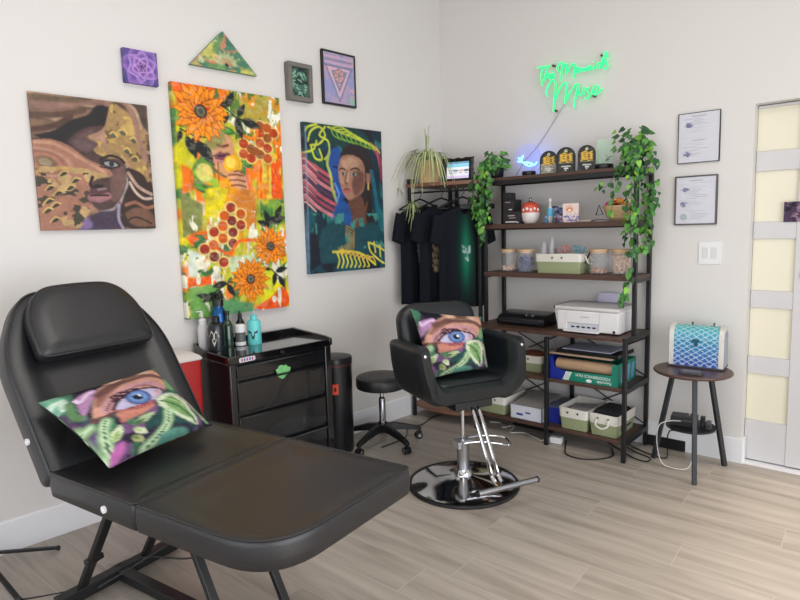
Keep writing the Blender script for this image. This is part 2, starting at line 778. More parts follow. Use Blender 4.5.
# sliding door in its pocket: white rails, stile, frosted cream panes
d = thing('door_1', None, None, (0, 0, 0))
d['kind'] = 'structure'
M_door = mat('pale_grey_door_paint', (206, 204, 204), .5, var=.01)
M_frost = mat('frosted_cream_pane', (226, 220, 198), .35, var=.01, em=.03, emc=(250, 240, 205))  # slight emission stands in for light coming through the frosted panes
mb = MB()
y0, y1 = .07, .115
mb.box(2.478, 2.60, y0, y1, .012, DZ-.005)
mb.build('stile', M_door, d, bevel=.003)
mb = MB()
mb.box(DX1-.12, DX1-.01, y0, y1, .012, DZ-.005)
mb.build('stile', M_door, d, bevel=.003)
for a, b_ in ((1.889, 1.773), (1.478, 1.377), (1.069, .964), (.665, .557), (.264, .012), (DZ-.005, DZ-.02)):
    mb = MB()
    mb.box(DX0+.002, DX1-.01, y0+.004, y1-.004, min(a, b_), max(a, b_))
    mb.build('rail', M_door, d, bevel=.003)
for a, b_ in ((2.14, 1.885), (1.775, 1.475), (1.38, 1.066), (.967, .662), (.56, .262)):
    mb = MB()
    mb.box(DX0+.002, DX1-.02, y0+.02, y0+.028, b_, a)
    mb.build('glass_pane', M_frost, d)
mb = MB()
mb.cyl((2.535, y0+.002, 1.165), (2.535, y0-.006, 1.165), .03)
mb.cyl((2.535, y0-.004, 1.165), (2.535, y0-.008, 1.165), .022)
mb.build('door_handle', M_steel, d)
# jamb
mb = MB()
mb.box(DX0-.001, DX1, .118, .13, 0, DZ)
struct('trim_1', mb, M_trim)
mb = MB()
mb.box(DX0, DX1, .0, .12, -.001, .004)
struct('trim_2', mb, M_trim)
# ================================================================== PAINTINGS
M_art = vmat('painted_canvas', .55, bump=.08, bs=350)
LR = PH+PI/2


def left_canvas(name, pt, ya, yb, zb, zt, T, label, group=None, x=.004):
    return canvas(name, yb-ya, zt-zb, T, pt, M_art, label, 'painting', wl(x, (ya+yb)/2, (zb+zt)/2), LR, group)


# --- woman behind marbled gold
q = [(32, 41), (477, 97), (505, 558), (77, 565)]
p = Paint(150, 176, 1.17, (132, 96, 70), q, 1)
p.blot((160, 118, 92), 60, 10, .45, .15)
p.blot((88, 62, 46), 70, 8, .55, .12)
p.blot((176, 138, 104), 50, 5, .62, .08)
p.stroke([(40, 90), (140, 95), (250, 80), (330, 95)], 6, (150, 105, 88))
p.stroke([(40, 130), (150, 130), (240, 115)], 5, (96, 66, 48))
p.stroke([(40, 185), (120, 175), (190, 140)], 5, (90, 56, 44))
p.stroke([(60, 60), (180, 75), (260, 70)], 5, (112, 86, 58))
p.poly([(45, 205), (120, 190), (190, 150), (255, 130), (290, 95), (345, 110), (335, 160), (290, 195), (220, 220), (180, 262), (120, 235)], (34, 27, 30), blur=2)
p.poly([(400, 60), (470, 96), (480, 200), (440, 140)], (84, 66, 54), blur=1)
p.poly([(178, 232), (215, 195), (270, 175), (330, 180), (370, 240), (395, 310), (402, 380), (380, 450), (335, 492), (295, 492), (262, 455), (258, 390), (250, 320), (200, 270)], (82, 54, 50), blur=2)
p.poly([(190, 235), (225, 205), (270, 190), (290, 230), (260, 270), (220, 262)], (104, 72, 74), blur=3)
p.poly([(345, 340), (392, 325), (398, 380), (375, 440), (345, 455), (335, 400)], (118, 80, 70), blur=4)
p.stroke([(399, 330), (402, 385), (380, 445), (345, 485), (300, 495)], 2.2, (168, 158, 160), .8)
p.poly([(245, 520), (300, 492), (350, 490), (372, 455), (375, 520), (388, 556), (205, 560)], (72, 52, 78), blur=2)
p.poly([(215, 520), (250, 515), (270, 545), (250, 560), (205, 560)], (122, 92, 150), blur=3)
p.stroke([(368, 470), (366, 520), (382, 555)], 2.5, (170, 160, 190), .8)
p.poly([(392, 330), (440, 340), (492, 390), (500, 480), (503, 555), (392, 552), (375, 500), (385, 440), (404, 390)], (58, 36, 30), blur=1)
p.stroke([(405, 350), (440, 400), (490, 430)], 3, (190, 150, 130))
p.stroke([(410, 385), (430, 420), (460, 445), (490, 445)], 2.5, (200, 170, 150))
p.stroke([(395, 470), (430, 460), (470, 480), (498, 475)], 3, (158, 96, 62))
p.poly([(390, 500), (430, 480), (480, 490), (500, 520), (498, 548), (420, 545)], (122, 78, 52), blur=3)
p.stroke([(385, 540), (430, 515), (490, 540)], 2, (60, 40, 34))
G = p.poly([(242, 215), (285, 200), (318, 175), (335, 110), (352, 90), (400, 120), (450, 165), (470, 210), (482, 380), (455, 350), (400, 325), (375, 300), (325, 292), (275, 265), (292, 240)], (170, 130, 62), blur=1)
p.blot((206, 164, 60), 9, 9, .55, .06, mask=G)
p.blot((118, 86, 44), 7, 7, .6, .05, mask=G)
p.blot((178, 128, 98), 18, 30, .55, .1, mask=G)
for c_, r_ in (((400, 270), 3.2), ((385, 200), 3.6), ((350, 210), 3), ((430, 300), 2.5), ((425, 230), 3)):
    p.ell(c_, r_, r_*.6, (90, 92, 66), rot=30)
    p.stroke([(c_[0]-12, c_[1]-8), (c_[0]+4, c_[1]-14), (c_[0]+16, c_[1]+4)], 1.4, (220, 180, 60))
p.stroke([(350, 70), (400, 90), (430, 150), (445, 220), (470, 300)], 5, (164, 116, 92))
p.stroke([(375, 70), (430, 110), (455, 180)], 3, (186, 146, 112))
Gm = p.poly([(45, 225), (110, 222), (180, 245), (250, 295), (330, 335), (342, 362), (285, 372), (262, 400), (258, 450), (270, 480), (240, 520), (208, 562), (77, 565)], (172, 110, 80), blur=1)
for k, cc in enumerate(((196, 138, 104), (150, 92, 70), (186, 116, 82), (130, 98, 66), (164, 140, 104))):
    p.ell((95, 308), 24-k*4.6, 13-k*2.4, cc, rot=14, k=.9)
p.stroke([(55, 232), (130, 240), (220, 290), (320, 350)], 3, (200, 138, 104))
p.stroke([(60, 345), (160, 330), (240, 350), (300, 355)], 3, (206, 160, 60))
p.blot((198, 158, 88), 12, 10, .55, .06, mask=Gm*(p.Y > 62))
p.blot((70, 62, 44), 10, 6, .63, .03, mask=Gm*(p.Y > 66))
for c_ in ((160, 352), (110, 405), (140, 425), (185, 405), (105, 455), (130, 470), (100, 490), (205, 378), (128, 525)):
    p.ell(c_, 4.2, 1.9, (56, 58, 42), rot=-25)
    p.stroke([(c_[0]-18, c_[1]+8), (c_[0], c_[1]-10), (c_[0]+20, c_[1]-6)], 1.3, (214, 172, 70))
p.ell((338, 316), 9.5, 3.6, (30, 24, 26), rot=6)
p.ell((340, 317), 6.5, 2.4, (150, 146, 146), rot=6)
p.ell((342, 316), 2.6, 2.6, (40, 44, 50))
p.stroke([(300, 300), (335, 285), (372, 295), (390, 312)], 2.4, (34, 24, 24))
p.stroke([(300, 325), (335, 332), (370, 325)], 1.4, (44, 30, 30))
p.stroke([(270, 365), (262, 395), (280, 403), (305, 398)], 3, (40, 26, 28))
p.ell((288, 398), 3, 1.6, (26, 18, 20))
p.stroke([(262, 428), (290, 418), (330, 430)], 5, (96, 52, 58))
p.stroke([(264, 442), (295, 447), (328, 436)], 6, (176, 110, 112))
p.stroke([(262, 434), (330, 433)], 1.6, (40, 22, 28))
p.stroke([(290, 412), (320, 408)], 2, (140, 110, 112))
painterly(p, .16, .78, .92)
left_canvas('canvas_painting', p, -2.9829, -2.4277, 1.5338, 2.185, .02, 'large canvas painting of a dark face half hidden by marbled gold and brown swirls')


# --- tall sunflower and honeycomb painting
def c4(x, y):
    return (165+x/4.8, 75+y/4.8)


def c5(x, y):
    return (165+x/4.8, 195+y/4.8)


q = [(170, 82.9), (280.2, 96.5), (286.9, 306.2), (186.5, 319.5)]
p = Paint(150, 282, 1.885, (196, 190, 72), q, 5)
random.seed(11)
p.blot((232, 214, 60), 22, 30, .48, .1)
p.blot((120, 160, 60), 18, 26, .55, .08)
p.blot((240, 236, 214), 8, 24, .68, .05)
p.blot((238, 130, 50), 20, 34, .6, .08)
p.blot((70, 120, 60), 12, 22, .66, .05)
p.poly([c4(22, 38), c4(240, 60), c4(200, 200), c4(60, 160)], (238, 104, 44), blur=4)
p.poly([c4(300, 70), c4(553, 103), c4(555, 230), c4(470, 260), c4(380, 230), c4(320, 150)], (176, 160, 74), blur=5)
p.blot((222, 150, 60), 12, 18, .5, .1, mask=(p.X > 60)*(p.Y < 40))
p.blot((240, 240, 225), 5, 9, .64, .04, mask=(p.X > 55)*(p.Y < 60))
p.blot((90, 120, 50), 7, 12, .64, .05, mask=(p.X > 50)*(p.Y < 50))
p.poly([c4(50, 240), c4(120, 330), c4(130, 470), c4(60, 560), c4(55, 400)], (206, 200, 50), blur=4)
p.poly([c4(75, 440), c4(130, 470), c4(140, 560), c4(80, 590)], (232, 120, 44), blur=4)
M1 = p.poly([c4(440, 400), c4(555, 380), c4(560, 600), c4(440, 600)], (236, 96, 40), blur=4)
p.blot((226, 200, 90), 5, 26, .55, .06, mask=M1)
p.blot((240, 150, 60), 8, 20, .5, .06, mask=M1)
# face, chin, fruit, hand
p.poly([c4(190, 330), c4(250, 275), c4(310, 300), c4(330, 350), c4(325, 400), c4(330, 460), c4(300, 500), c4(250, 490), c4(215, 440), c4(180, 390)], (206, 152, 112), blur=3)
p.poly([c4(185, 335), c4(250, 280), c4(290, 310), c4(260, 350), c4(200, 380)], (146, 140, 84), blur=3)
p.stroke([c4(250, 345), c4(268, 352), c4(298, 345)], 2.2, (110, 60, 50))
p.poly([c4(228, 398), c4(255, 378), c4(275, 382), c4(305, 382), c4(312, 398), c4(290, 420), c4(262, 432), c4(240, 415)], (122, 66, 82), blur=1)
p.stroke([c4(230, 398), c4(262, 398), c4(308, 392)], 1.6, (60, 26, 40))
p.stroke([c4(245, 420), c4(280, 424), c4(300, 408)], 2, (190, 130, 130))
p.stroke([c4(215, 440), c4(245, 475), c4(290, 500)], 2.4, (120, 92, 50))
p.stroke([c4(250, 430), c4(255, 520), c4(258, 600)], 1.6, (150, 100, 50))
p.ell(c4(322, 440), 9.5, 9, (236, 176, 52))
p.ell(c4(312, 430), 5, 5, (246, 206, 100))
p.poly([c4(255, 520), c4(330, 500), c4(370, 600), c4(350, 640), c4(250, 640)], (232, 158, 58), blur=3)
p.poly([c4(300, 480), c4(340, 465), c4(395, 510), c4(415, 600), c4(420, 640), c4(365, 640), c4(350, 560), c4(320, 540)], (214, 158, 124), blur=2)
for a, b_ in (((300, 490), (375, 492)), ((305, 515), (382, 520)), ((315, 540), (385, 545)), ((330, 472), (370, 480))):
    p.stroke([c4(*a), c4((a[0]+b_[0])/2, a[1]-3), c4(*b_)], 1.6, (140, 84, 60))
p.stroke([c4(390, 450), c4(395, 520), c4(420, 600)], 2, (236, 110, 80))
p.leaf(c4(365, 420), 13, 6, 25, (40, 92, 44), (88, 140, 60))
# green swirls left
p.stroke([c4(230, 560), c4(170, 540), c4(140, 470), c4(170, 430), c4(215, 440)], 5, (96, 136, 60))
p.stroke([c4(150, 480), c4(190, 510), c4(230, 520), c4(240, 560), c4(190, 590)], 6, (150, 184, 66))
p.ell(c4(185, 480), 8, 8, (226, 214, 130), k=.8)
p.leaf(c4(130, 535), 20, 7, 25, (44, 96, 48), (90, 150, 60))
# honeycomb upper right
M_h = [(375, 335), (412, 360), (375, 385), (455, 280), (492, 305), (455, 330), (492, 355), (455, 385), (492, 405), (522, 280), (455, 245), (490, 255), (412, 405), (430, 370)]
for x, y in M_h:
    p.ell(c4(x, y), 6.6, 5.6, (230, 196, 120))
for k, (x, y) in enumerate(M_h):
    p.ell(c4(x, y), 4.9, 4.3, ((176, 66, 36), (150, 84, 44), (190, 90, 50))[k % 3])
p.stroke([c4(360, 290), c4(430, 310), c4(445, 260)], 2.5, (240, 130, 50))
# lower half
p.poly([c5(330, -10), c5(420, -10), c5(430, 150), c5(400, 190), c5(330, 60)], (208, 130, 60), blur=4)
p.poly([c5(190, -20), c5(300, -20), c5(260, 120), c5(190, 120)], (226, 208, 60), blur=4)
p.poly([c5(70, 0), c5(180, 60), c5(170, 180), c5(80, 220)], (128, 134, 78), blur=4)
p.poly([c5(95, 215), c5(200, 180), c5(200, 240), c5(120, 250)], (226, 104, 50), blur=3)
p.poly([c5(105, 270), c5(190, 300), c5(160, 400), c5(110, 400)], (214, 222, 206), blur=3)
p.blot((60, 110, 60), 8, 8, .56, .05, mask=(p.Y > 120)*(p.X < 45))
p.poly([c5(105, 410), c5(240, 390), c5(240, 430), c5(110, 450)], (232, 100, 48), blur=2)
p.poly([c5(110, 450), c5(230, 440), c5(300, 560), c5(120, 600)], (112, 164, 84), blur=4)
p.poly([c5(280, 310), c5(420, 290), c5(440, 330), c5(330, 420)], (198, 214, 172), blur=4)
p.poly([c5(240, 500), c5(420, 520), c5(400, 570), c5(240, 580)], (92, 150, 100), blur=4)
p.poly([c5(420, 540), c5(500, 490), c5(560, 440), c5(580, 530), c5(440, 570)], (234, 96, 44), blur=2)
p.poly([c5(420, 330), c5(520, 360), c5(500, 480), c5(470, 500)], (214, 216, 70), blur=4)
p.blot((236, 232, 210), 6, 12, .64, .04, mask=(p.Y > 100))
H2 = [(310, 70), (358, 100), (315, 133), (358, 152), (272, 160), (320, 188), (230, 188), (272, 218), (320, 240), (185, 270), (228, 250), (230, 305), (275, 330), (280, 110)]
for x, y in H2:
    p.ell(c5(x, y), 6.4, 5.8, (232, 206, 130))
for k, (x, y) in enumerate(H2):
    p.ell(c5(x, y), 4.8, 4.5, ((160, 56, 40), (206, 96, 44), (128, 48, 44))[k % 3])
p.stroke([c5(240, 260), c5(300, 290), c5(350, 230), c5(420, 225)], 3, (226, 110, 50))


def sprig(pts, leaves):
    p.stroke(pts, 1.3, (20, 28, 26))
    for x, y, L, a in leaves:
        p.leaf((x, y), L, L*.42, a, (18, 26, 24))


sprig([c4(250, 140), c4(300, 170), c4(345, 210), c4(430, 235)], [(*c4(290, 160), 17, -60), (*c4(345, 205), 15, -55), (*c4(365, 218), 20, 15), (*c4(340, 205), 19, 75), (*c4(300, 180), 12, 110), (*c4(250, 142), 12, -5)])
sprig([c4(190, 310), c4(130, 300), c4(70, 270)], [(*c4(150, 320), 19, 65), (*c4(165, 330), 22, 60), (*c4(100, 300), 17, 75), (*c4(130, 310), 18, 85), (*c4(75, 275), 12, 110), (*c4(70, 265), 9, -80)])
sprig([c5(205, 490), c5(260, 450), c5(330, 405)], [(*c5(240, 470), 16, 150), (*c5(255, 455), 16, 95), (*c5(290, 425), 15, 170), (*c5(290, 430), 14, 60), (*c5(325, 408), 9, -60), (*c5(205, 490), 12, 190)])
sprig([c5(490, 160), c5(520, 120), c5(545, 70)], [(*c5(495, 155), 14, 200), (*c5(505, 140), 17, -20), (*c5(525, 120), 15, -60), (*c5(530, 110), 13, 150), (*c5(500, 155), 16, 250)])
sprig([c5(500, 360), c5(560, 415)], [(*c5(520, 375), 13, 100), (*c5(535, 390), 14, 60), (*c5(520, 370), 14, -10), (*c5(500, 362), 8, 190)])
p.leaf(c4(265, 265), 15, 7, 10, (60, 120, 50), (90, 160, 60))
p.flower(c4(168, 182), 25.5)
p.flower(c5(500, 252), 18.5)
p.flower(c5(402, 408), 19.5)
painterly(p, .13, 1.12, 1.0, .6)
left_canvas('canvas_painting', p, -2.2918, -1.5941, 1.0136, 2.3289, .035, 'tall bright canvas painting of orange sunflowers, honeycomb and a mouth tasting fruit')

# --- tall dark blue portrait
q = [(42, 42), (320, 75), (335, 560), (70, 575)]
p = Paint(112, 168, 1.42, (22, 46, 62), q, 9)
p.blot((18, 84, 96), 30, 40, .5, .1)
p.blot((30, 28, 44), 26, 30, .55, .1)
p.blot((36, 116, 116), 14, 30, .66, .07)
p.poly([(42, 42), (200, 50), (280, 110), (200, 130), (60, 110)], (22, 62, 60), blur=4)
for k in range(7):
    y = 160+k*24
    p.stroke([(45, y-6), (95+k*2, y+46), (150+k*4, y+84)], 3.4, ((190, 84, 100), (150, 62, 84), (206, 120, 130), (90, 50, 80))[k % 4])
    p.stroke([(45, y+8), (90, y+54)], 1.6, (226, 160, 150))
for k in range(4):
    p.stroke([(285+k*9, 120+k*6), (322, 190+k*20)], 3, ((196, 84, 104), (130, 50, 84))[k % 2])
p.poly([(55, 130), (90, 150), (120, 210), (100, 200), (52, 170)], (24, 70, 60), blur=1)
# monstera and palm outlines
for P_ in ([(60, 110), (70, 75), (100, 60), (120, 90), (100, 120), (70, 125)], [(50, 150), (80, 140), (90, 110)], [(70, 125), (85, 170), (110, 175), (100, 140)], [(120, 60), (100, 90), (130, 110), (135, 150), (120, 175)], [(50, 75), (60, 60), (90, 50)]):
    p.stroke(P_, 1.9, (196, 206, 50))
p.stroke([(130, 60), (200, 90), (280, 120)], 2, (196, 206, 60))
for k in range(8):
    x = 140+k*17
    p.stroke([(x, 65+k*7), (x+34, 58+k*10), (x+56, 75+k*11)], 1.6, (184, 204, 50))
    p.stroke([(x, 65+k*7), (x+10, 90+k*6), (x+34, 104+k*5)], 1.4, (120, 170, 50))
# shadow face, blue, behind
p.poly([(140, 140), (170, 135), (185, 200), (195, 300), (165, 320), (150, 250), (130, 190)], (28, 74, 150), blur=2)
p.stroke([(135, 150), (128, 190), (140, 230), (150, 290), (175, 350)], 3, (170, 190, 90))
p.stroke([(150, 200), (162, 205)], 2, (20, 30, 60))
p.stroke([(155, 260), (170, 300), (160, 320)], 2, (90, 150, 220))
# hair
p.poly([(170, 175), (185, 135), (225, 120), (262, 135), (285, 180), (290, 250), (285, 330), (300, 430), (240, 440), (250, 330), (255, 250), (240, 190), (200, 165)], (44, 34, 36), blur=1)
p.stroke([(285, 220), (300, 300), (315, 400), (325, 470)], 5, (24, 100, 120))
p.stroke([(270, 330), (262, 380), (280, 440)], 2.5, (110, 70, 50))
# face
p.poly([(168, 195), (180, 165), (215, 160), (250, 180), (262, 220), (258, 280), (240, 305), (215, 322), (195, 310), (178, 275), (168, 235)], (168, 122, 98), blur=1)
p.poly([(225, 215), (258, 225), (255, 280), (228, 305), (215, 270)], (112, 72, 62), blur=3)
p.poly([(178, 180), (215, 168), (240, 190), (225, 205), (185, 205)], (196, 150, 122), blur=3)
p.stroke([(170, 212), (180, 207), (190, 211)], 1.5, (44, 30, 30))
p.stroke([(212, 212), (226, 206), (242, 213)], 1.6, (44, 30, 30))
p.ell((184, 226), 3.6, 1.8, (150, 146, 136))
p.ell((222, 228), 4.2, 2, (150, 146, 136))
p.ell((184, 226), 1.6, 1.7, (40, 60, 50))
p.ell((222, 228), 1.8, 1.9, (40, 60, 50))
p.stroke([(198, 222), (191, 255), (200, 262)], 1.8, (122, 82, 68))
p.stroke([(204, 225), (200, 252)], 3, (206, 164, 136), .6)
p.poly([(172, 215), (182, 240), (186, 262), (176, 262)], (190, 146, 120), blur=2)
p.stroke([(188, 283), (198, 280), (210, 284)], 2.2, (140, 66, 66))
p.stroke([(186, 290), (200, 292), (210, 288)], 2.6, (176, 96, 92))
p.poly([(265, 225), (282, 225), (280, 262), (268, 262)], (150, 104, 84), blur=1)
p.stroke([(274, 262), (274, 282)], 2, (214, 170, 90))
p.poly([(205, 322), (245, 305), (258, 330), (262, 400), (215, 420), (200, 360)], (104, 66, 52), blur=2)
p.poly([(165, 320), (200, 330), (215, 400), (170, 430), (150, 380)], (24, 80, 150), blur=3)
# tunic
p.poly([(110, 420), (165, 385), (220, 420), (290, 400), (330, 440), (335, 480), (330, 520), (120, 540), (100, 500)], (26, 74, 84), blur=2)
p.blot((60, 140, 130), 8, 12, .6, .06, mask=(p.Y > 85)*(p.Y < 120))
for k in range(5):
    p.stroke([(195, 410+k*8), (225, 430+k*12), (205, 470+k*9), (170, 490+k*4)], 1.3, (150, 126, 70))
p.stroke([(150, 500), (240, 505), (300, 548)], 2.4, (214, 210, 60))
for k in range(8):
    x = 165+k*15
    p.stroke([(x, 505+k*4), (x+8, 530+k*3), (x+2, 555)], 1.8, (220, 214, 60))
    p.stroke([(x, 505+k*4), (x+18, 492+k*4), (x+30, 505+k*5)], 1.5, (236, 190, 60))
for P_ in ([(275, 470), (300, 480), (332, 500)], [(275, 470), (282, 500), (310, 530), (332, 545)], [(295, 470), (300, 505)], [(315, 480), (318, 520)]):
    p.stroke(P_, 2, (222, 214, 80))
p.poly([(70, 430), (95, 440), (110, 540), (72, 570)], (26, 30, 44), blur=2)
p.stroke([(50, 60), (60, 300), (68, 570)], 2, (120, 150, 180), .6)
painterly(p, .16, .95, .95)
left_canvas('canvas_painting', p, -1.4156, -.7143, 1.2088, 2.2058, .03, 'tall dark teal canvas portrait of a long haired woman among neon palm leaves')

# --- purple succulent
p = Paint(70, 66, .93, (92, 66, 150), None, 2)
p.blot((66, 60, 140), 20, 20, .5, .1)
random.seed(4)
for r, n, o, c1, c2 in ((64, 6, 10, (70, 50, 140), (150, 104, 196)), (47, 6, 38, (82, 52, 150), (178, 130, 214)), (33, 5, 12, (84, 44, 140), (196, 140, 222)), (21, 5, 44, (76, 36, 120), (206, 150, 226)), (11, 4, 20, (60, 28, 100), (190, 130, 214))):
    for i in range(n):
        a = 360*i/n+o
        for f, t_ in ((1, 1.0), (.9, .75), (.8, .5), (.68, .25), (.5, 0)):
            p.leaf((52, 46), r*f, r*.95*f, a, tuple(c1[q]+(c2[q]-c1[q])*t_ for q in range(3)), None, raw=True)
painterly(p, .10, .85, .9)
left_canvas('canvas_painting', p, -2.534, -2.358, 2.291, 2.463, .03, 'small square canvas of a purple succulent rosette')

# --- triangular canvas
Tz0, Tz1 = 2.442, 2.659
ya, ym, yb = -2.167, -1.955, -1.737
p = Paint(80, 44, .55, (110, 160, 90), None, 12)
p.blot((226, 140, 90), 30, 20, .5, .08)
p.blot((210, 206, 70), 24, 20, .55, .08)
p.blot((70, 140, 110), 20, 16, .58, .08)
p.blot((190, 206, 150), 8, 8, .66, .05)
for a in range(-170, 20, 24):
    p.leaf((52, 46), 20, 6, a, (186, 206, 140), (216, 140, 90), raw=True)
p.ell((52, 47), 4, 2.5, (50, 70, 60))
painterly(p, .2, .8, .85)
nx, ny = p.nx, p.ny
mb = MB()
vs, cs, fs = [], [], []
Wd, Hd = yb-ya, Tz1-Tz0
for j in range(ny):
    t = j/(ny-1)
    for i in range(nx):
        s_ = i/(nx-1)
        xx = (ym-ya)*(1-t)+s_*Wd*t
        vs.append((xx-Wd/2, -.025, Hd*(1-t)))
        cs.append(p.C[j, min(nx-1, int(xx/Wd*(nx-1)))])
for j in range(ny-1):
    for i in range(nx-1):
        a = j*nx+i
        fs.append((a, a+nx, a+nx+1, a+1))
o_ = len(vs)
tri = [(-Wd/2, 0), (Wd/2, 0), (ym-ya-Wd/2, Hd)]
for y in (-.0249, 0):
    for u, v in tri:
        vs.append((u, y, v))
        cs.append(lin((90, 140, 90)))
fs += [(o_, o_+1, o_+4, o_+3), (o_+1, o_+2, o_+5, o_+4), (o_+2, o_, o_+3, o_+5), (o_+3, o_+4, o_+5)]
mb.add(vs, fs, cs)
o = mb.build('triangular_painting', M_art, ang=20)
tag(o, 'triangular canvas painted with green and orange leaves, above the sunflower painting', 'painting')
o.location = wl(.004, (ya+yb)/2, Tz0)
o.rotation_euler = (0, 0, LR)


def framed(name, pt, W, H, T, fw, m, loc, rz, label, cat, depth_in=.01, extra=None, mart=None):
    t = thing(name, label, cat, loc, rz)
    mb = MB()
    for x0, x1, z0, z1 in ((-W/2, W/2, H/2-fw, H/2), (-W/2, W/2, -H/2, -H/2+fw), (-W/2, -W/2+fw, -H/2+fw, H/2-fw), (W/2-fw, W/2, -H/2+fw, H/2-fw)):
        mb.box(x0, x1, -T, 0, z0, z1)
    mb.build('frame', m, t, bevel=.002)
    c = canvas('print', W-2*fw+.002, H-2*fw+.002, T-depth_in-.001, pt, mart or M_art, None, None, (0, -.001, 0), 0, parent=t)
    if extra:
        mb = MB()
        mb.box(-W/2+fw-.001, W/2-fw+.001, -T+depth_in-.005, -T+depth_in-.003, -H/2+fw-.001, H/2-fw+.001)
        mb.build('glass', extra, t)
    return t


M_picglass = mat('picture_glass', (255, 255, 255), .04, alpha=.10, var=0)
p = Paint(40, 48, 1.25, (70, 110, 96), None, 3)
p.blot((30, 52, 50), 16, 20, .5, .06)
for k in range(16):
    x, y = random.uniform(15, 85), random.uniform(10, 112)
    p.stroke([(x, y), (x+random.uniform(-22, 22), y+random.uniform(-10, 10)), (x+random.uniform(-15, 15), y+random.uniform(5, 22))], 3.5, (150, 196, 170))
M_greyframe = mat('weathered_grey_frame', (112, 108, 102), .6, var=.12, vs=30)
framed('shadow_box_frame', p, .188, .236, .045, .028, M_greyframe, wl(.003, -1.425, 2.45), LR, 'small grey shadow box frame holding green line work', 'picture frame', .02)
p = Paint(60, 84, 1.3, (160, 130, 176), None, 6)
p.blot((120, 120, 190), 30, 30, .5, .1)
p.blot((206, 140, 160), 24, 20, .6, .1)
for k in range(4):
    y = 10+k*8
    p.stroke([(5, y), (95, y)], 3, ((206, 150, 190), (70, 60, 110))[k % 2], smooth=False)
for k in range(3):
    f = 1-k*.25
    p.stroke([(50-44*f, 62-30*f), (50+44*f, 62-30*f), (50, 62+62*f), (50-44*f, 62-30*f)], 3.2, ((70, 70, 130), (226, 170, 190), (60, 50, 90))[k], smooth=False)
p.ell((50, 56), 18, 20, (206, 130, 130))
for k in range(14):
    a = k*.9
    p.stroke([(50, 56), (50+16*math.cos(a), 56+18*math.sin(a)), (50+16*math.cos(a+.8), 58+18*math.sin(a+.8))], 2, (60, 46, 70))
p.ell((92, 118), 16, 14, (50, 190, 130), k=.8, soft=.8)
framed('picture_frame', p, .293, .355, .02, .013, M_blkplastic, wl(.003, -1.08, 2.524), LR, 'black framed pastel geometric print with an inverted triangle', 'picture frame', .006, M_picglass)

# --- certificates on the back wall
M_paper = vmat('printed_paper', .7)


def cert(seed, two):
    p = Paint(70, 86, 1.27, (206, 206, 216), None, seed)
    p.blot((212, 206, 216), 30, 30, .5, .2, k=.6)
    rnd = random.Random(seed)
    if two:
        blocks = [(10, 50), (72, 112)]
        p.stroke([(4, 63), (96, 63)], 1.5, (196, 196, 206), smooth=False)
    else:
        blocks = [(12, 118)]
    for a, b_ in blocks:
        p.stroke([(34, a-2), (66, a-2)], 2.6, (120, 116, 130), .7, smooth=False)
        y = a+5
        while y < b_:
            x0 = rnd.uniform(8, 45)
            p.stroke([(x0, y), (x0+rnd.uniform(20, 45), y)], 1.3, (150, 148, 160), .85, smooth=False)
            y += 4.6
    for (cx, cy) in (((24, 30), (22, 105)) if two else ((20, 34), (18, 74))):
        for k in range(9):
            a = rnd.uniform(0, 6.3)
            p.stroke([(cx, cy), (cx+9*math.cos(a), cy+6*math.sin(a)), (cx+rnd.uniform(-6, 14), cy+rnd.uniform(-5, 6))], 2.2, (60, 56, 130))
    if not two:
        p.ell((20, 108), 10, 10, (150, 170, 164))
    return p


framed('certificate_frame', cert(1, True), .236, .302, .016, .004, M_blkplastic, (1.9627, -.001, 1.9995), 0, 'upper thin framed certificate with two blue signatures above the other certificate', 'framed certificate', .004, M_picglass, M_paper)
framed('certificate_frame', cert(2, False), .2425, .302, .018, .0085, mat('dark_pewter_frame', (84, 80, 80), .4, .3), (1.9563, -.001, 1.621), 0, 'lower grey framed certificate with round green seal above the light switches', 'framed certificate', .006, M_picglass, M_paper)
# ================================================================== TREATMENT BED
TH = math.radians(8)
bt = thing('treatment_bed', 'large black leather treatment bed with raised backrest in the foreground', 'treatment bed', (1.158, -2.911, 0), TH)
# local frame: x towards the foot end, y towards the shelves; origin below the leg rest seam
SZ = .66
RINGS = [(.012, -.095), (.0, -.085), (-.004, -.05), (-.002, -.02), (0, -.008), (.006, 0), (.012, .002), (.05, -.004), (.10, -.012), (.14, -.013)]


def cush(name, poly, T, parent, rings=RINGS, m=M_leather):
    mb = MB(T)
    cushion(mb, poly, rings)
    return mb.build(name, m, parent, ang=50)


def piping(poly, T, parent, d=.004, z=.0, r=.0045):
    mb = MB(T)
    mb.tube([(q[0], q[1], z) for q in inset(poly, d)], r, 6, closed=True)
    return mb.build('piping', M_leather, parent)


Tz = Matrix.Translation((0, 0, SZ))
leg_poly = rounded([(.003, -.345), (.585, -.335), (.607, .31), (.592, .335), (.003, .345)], [.015, .21, .14, .13, .015], 10)
lr = cush('leg_rest', leg_poly, Tz, bt)
piping(leg_poly, Tz, lr)
seat_poly = rounded([(-.52, -.345), (-.003, -.345), (-.003, .345), (-.52, .345)], [.03, .015, .015, .03], 4)
RS = RINGS[:-3]+[(.035, .0), (.05, -.012), (.11, -.016)]
st = cush('seat', seat_poly, Tz, bt, RINGS)
piping(seat_poly, Tz, st)
BE = math.radians(57)
Hx = -.50
ez = Vector((math.sin(BE), 0, math.cos(BE)))
TB = basis((Hx, 0, SZ-.01), (-math.cos(BE), 0, math.sin(BE)), (0, -1, 0), ez)
back_poly = rounded([(-.02, -.345), (.50, -.345), (.70, -.24), (.752, -.17), (.752, .17), (.70, .24), (.50, .345), (-.02, .345)], [.03, .13, .10, .08, .08, .10, .13, .03], 6)
RB = [(.012, -.10), (.0, -.085), (-.004, -.05), (-.002, -.02), (.0, -.006), (.008, 0), (.05, .004), (.075, .0), (.09, -.012), (.13, -.014)]
bk = cush('backrest', back_poly, TB, bt, RB)
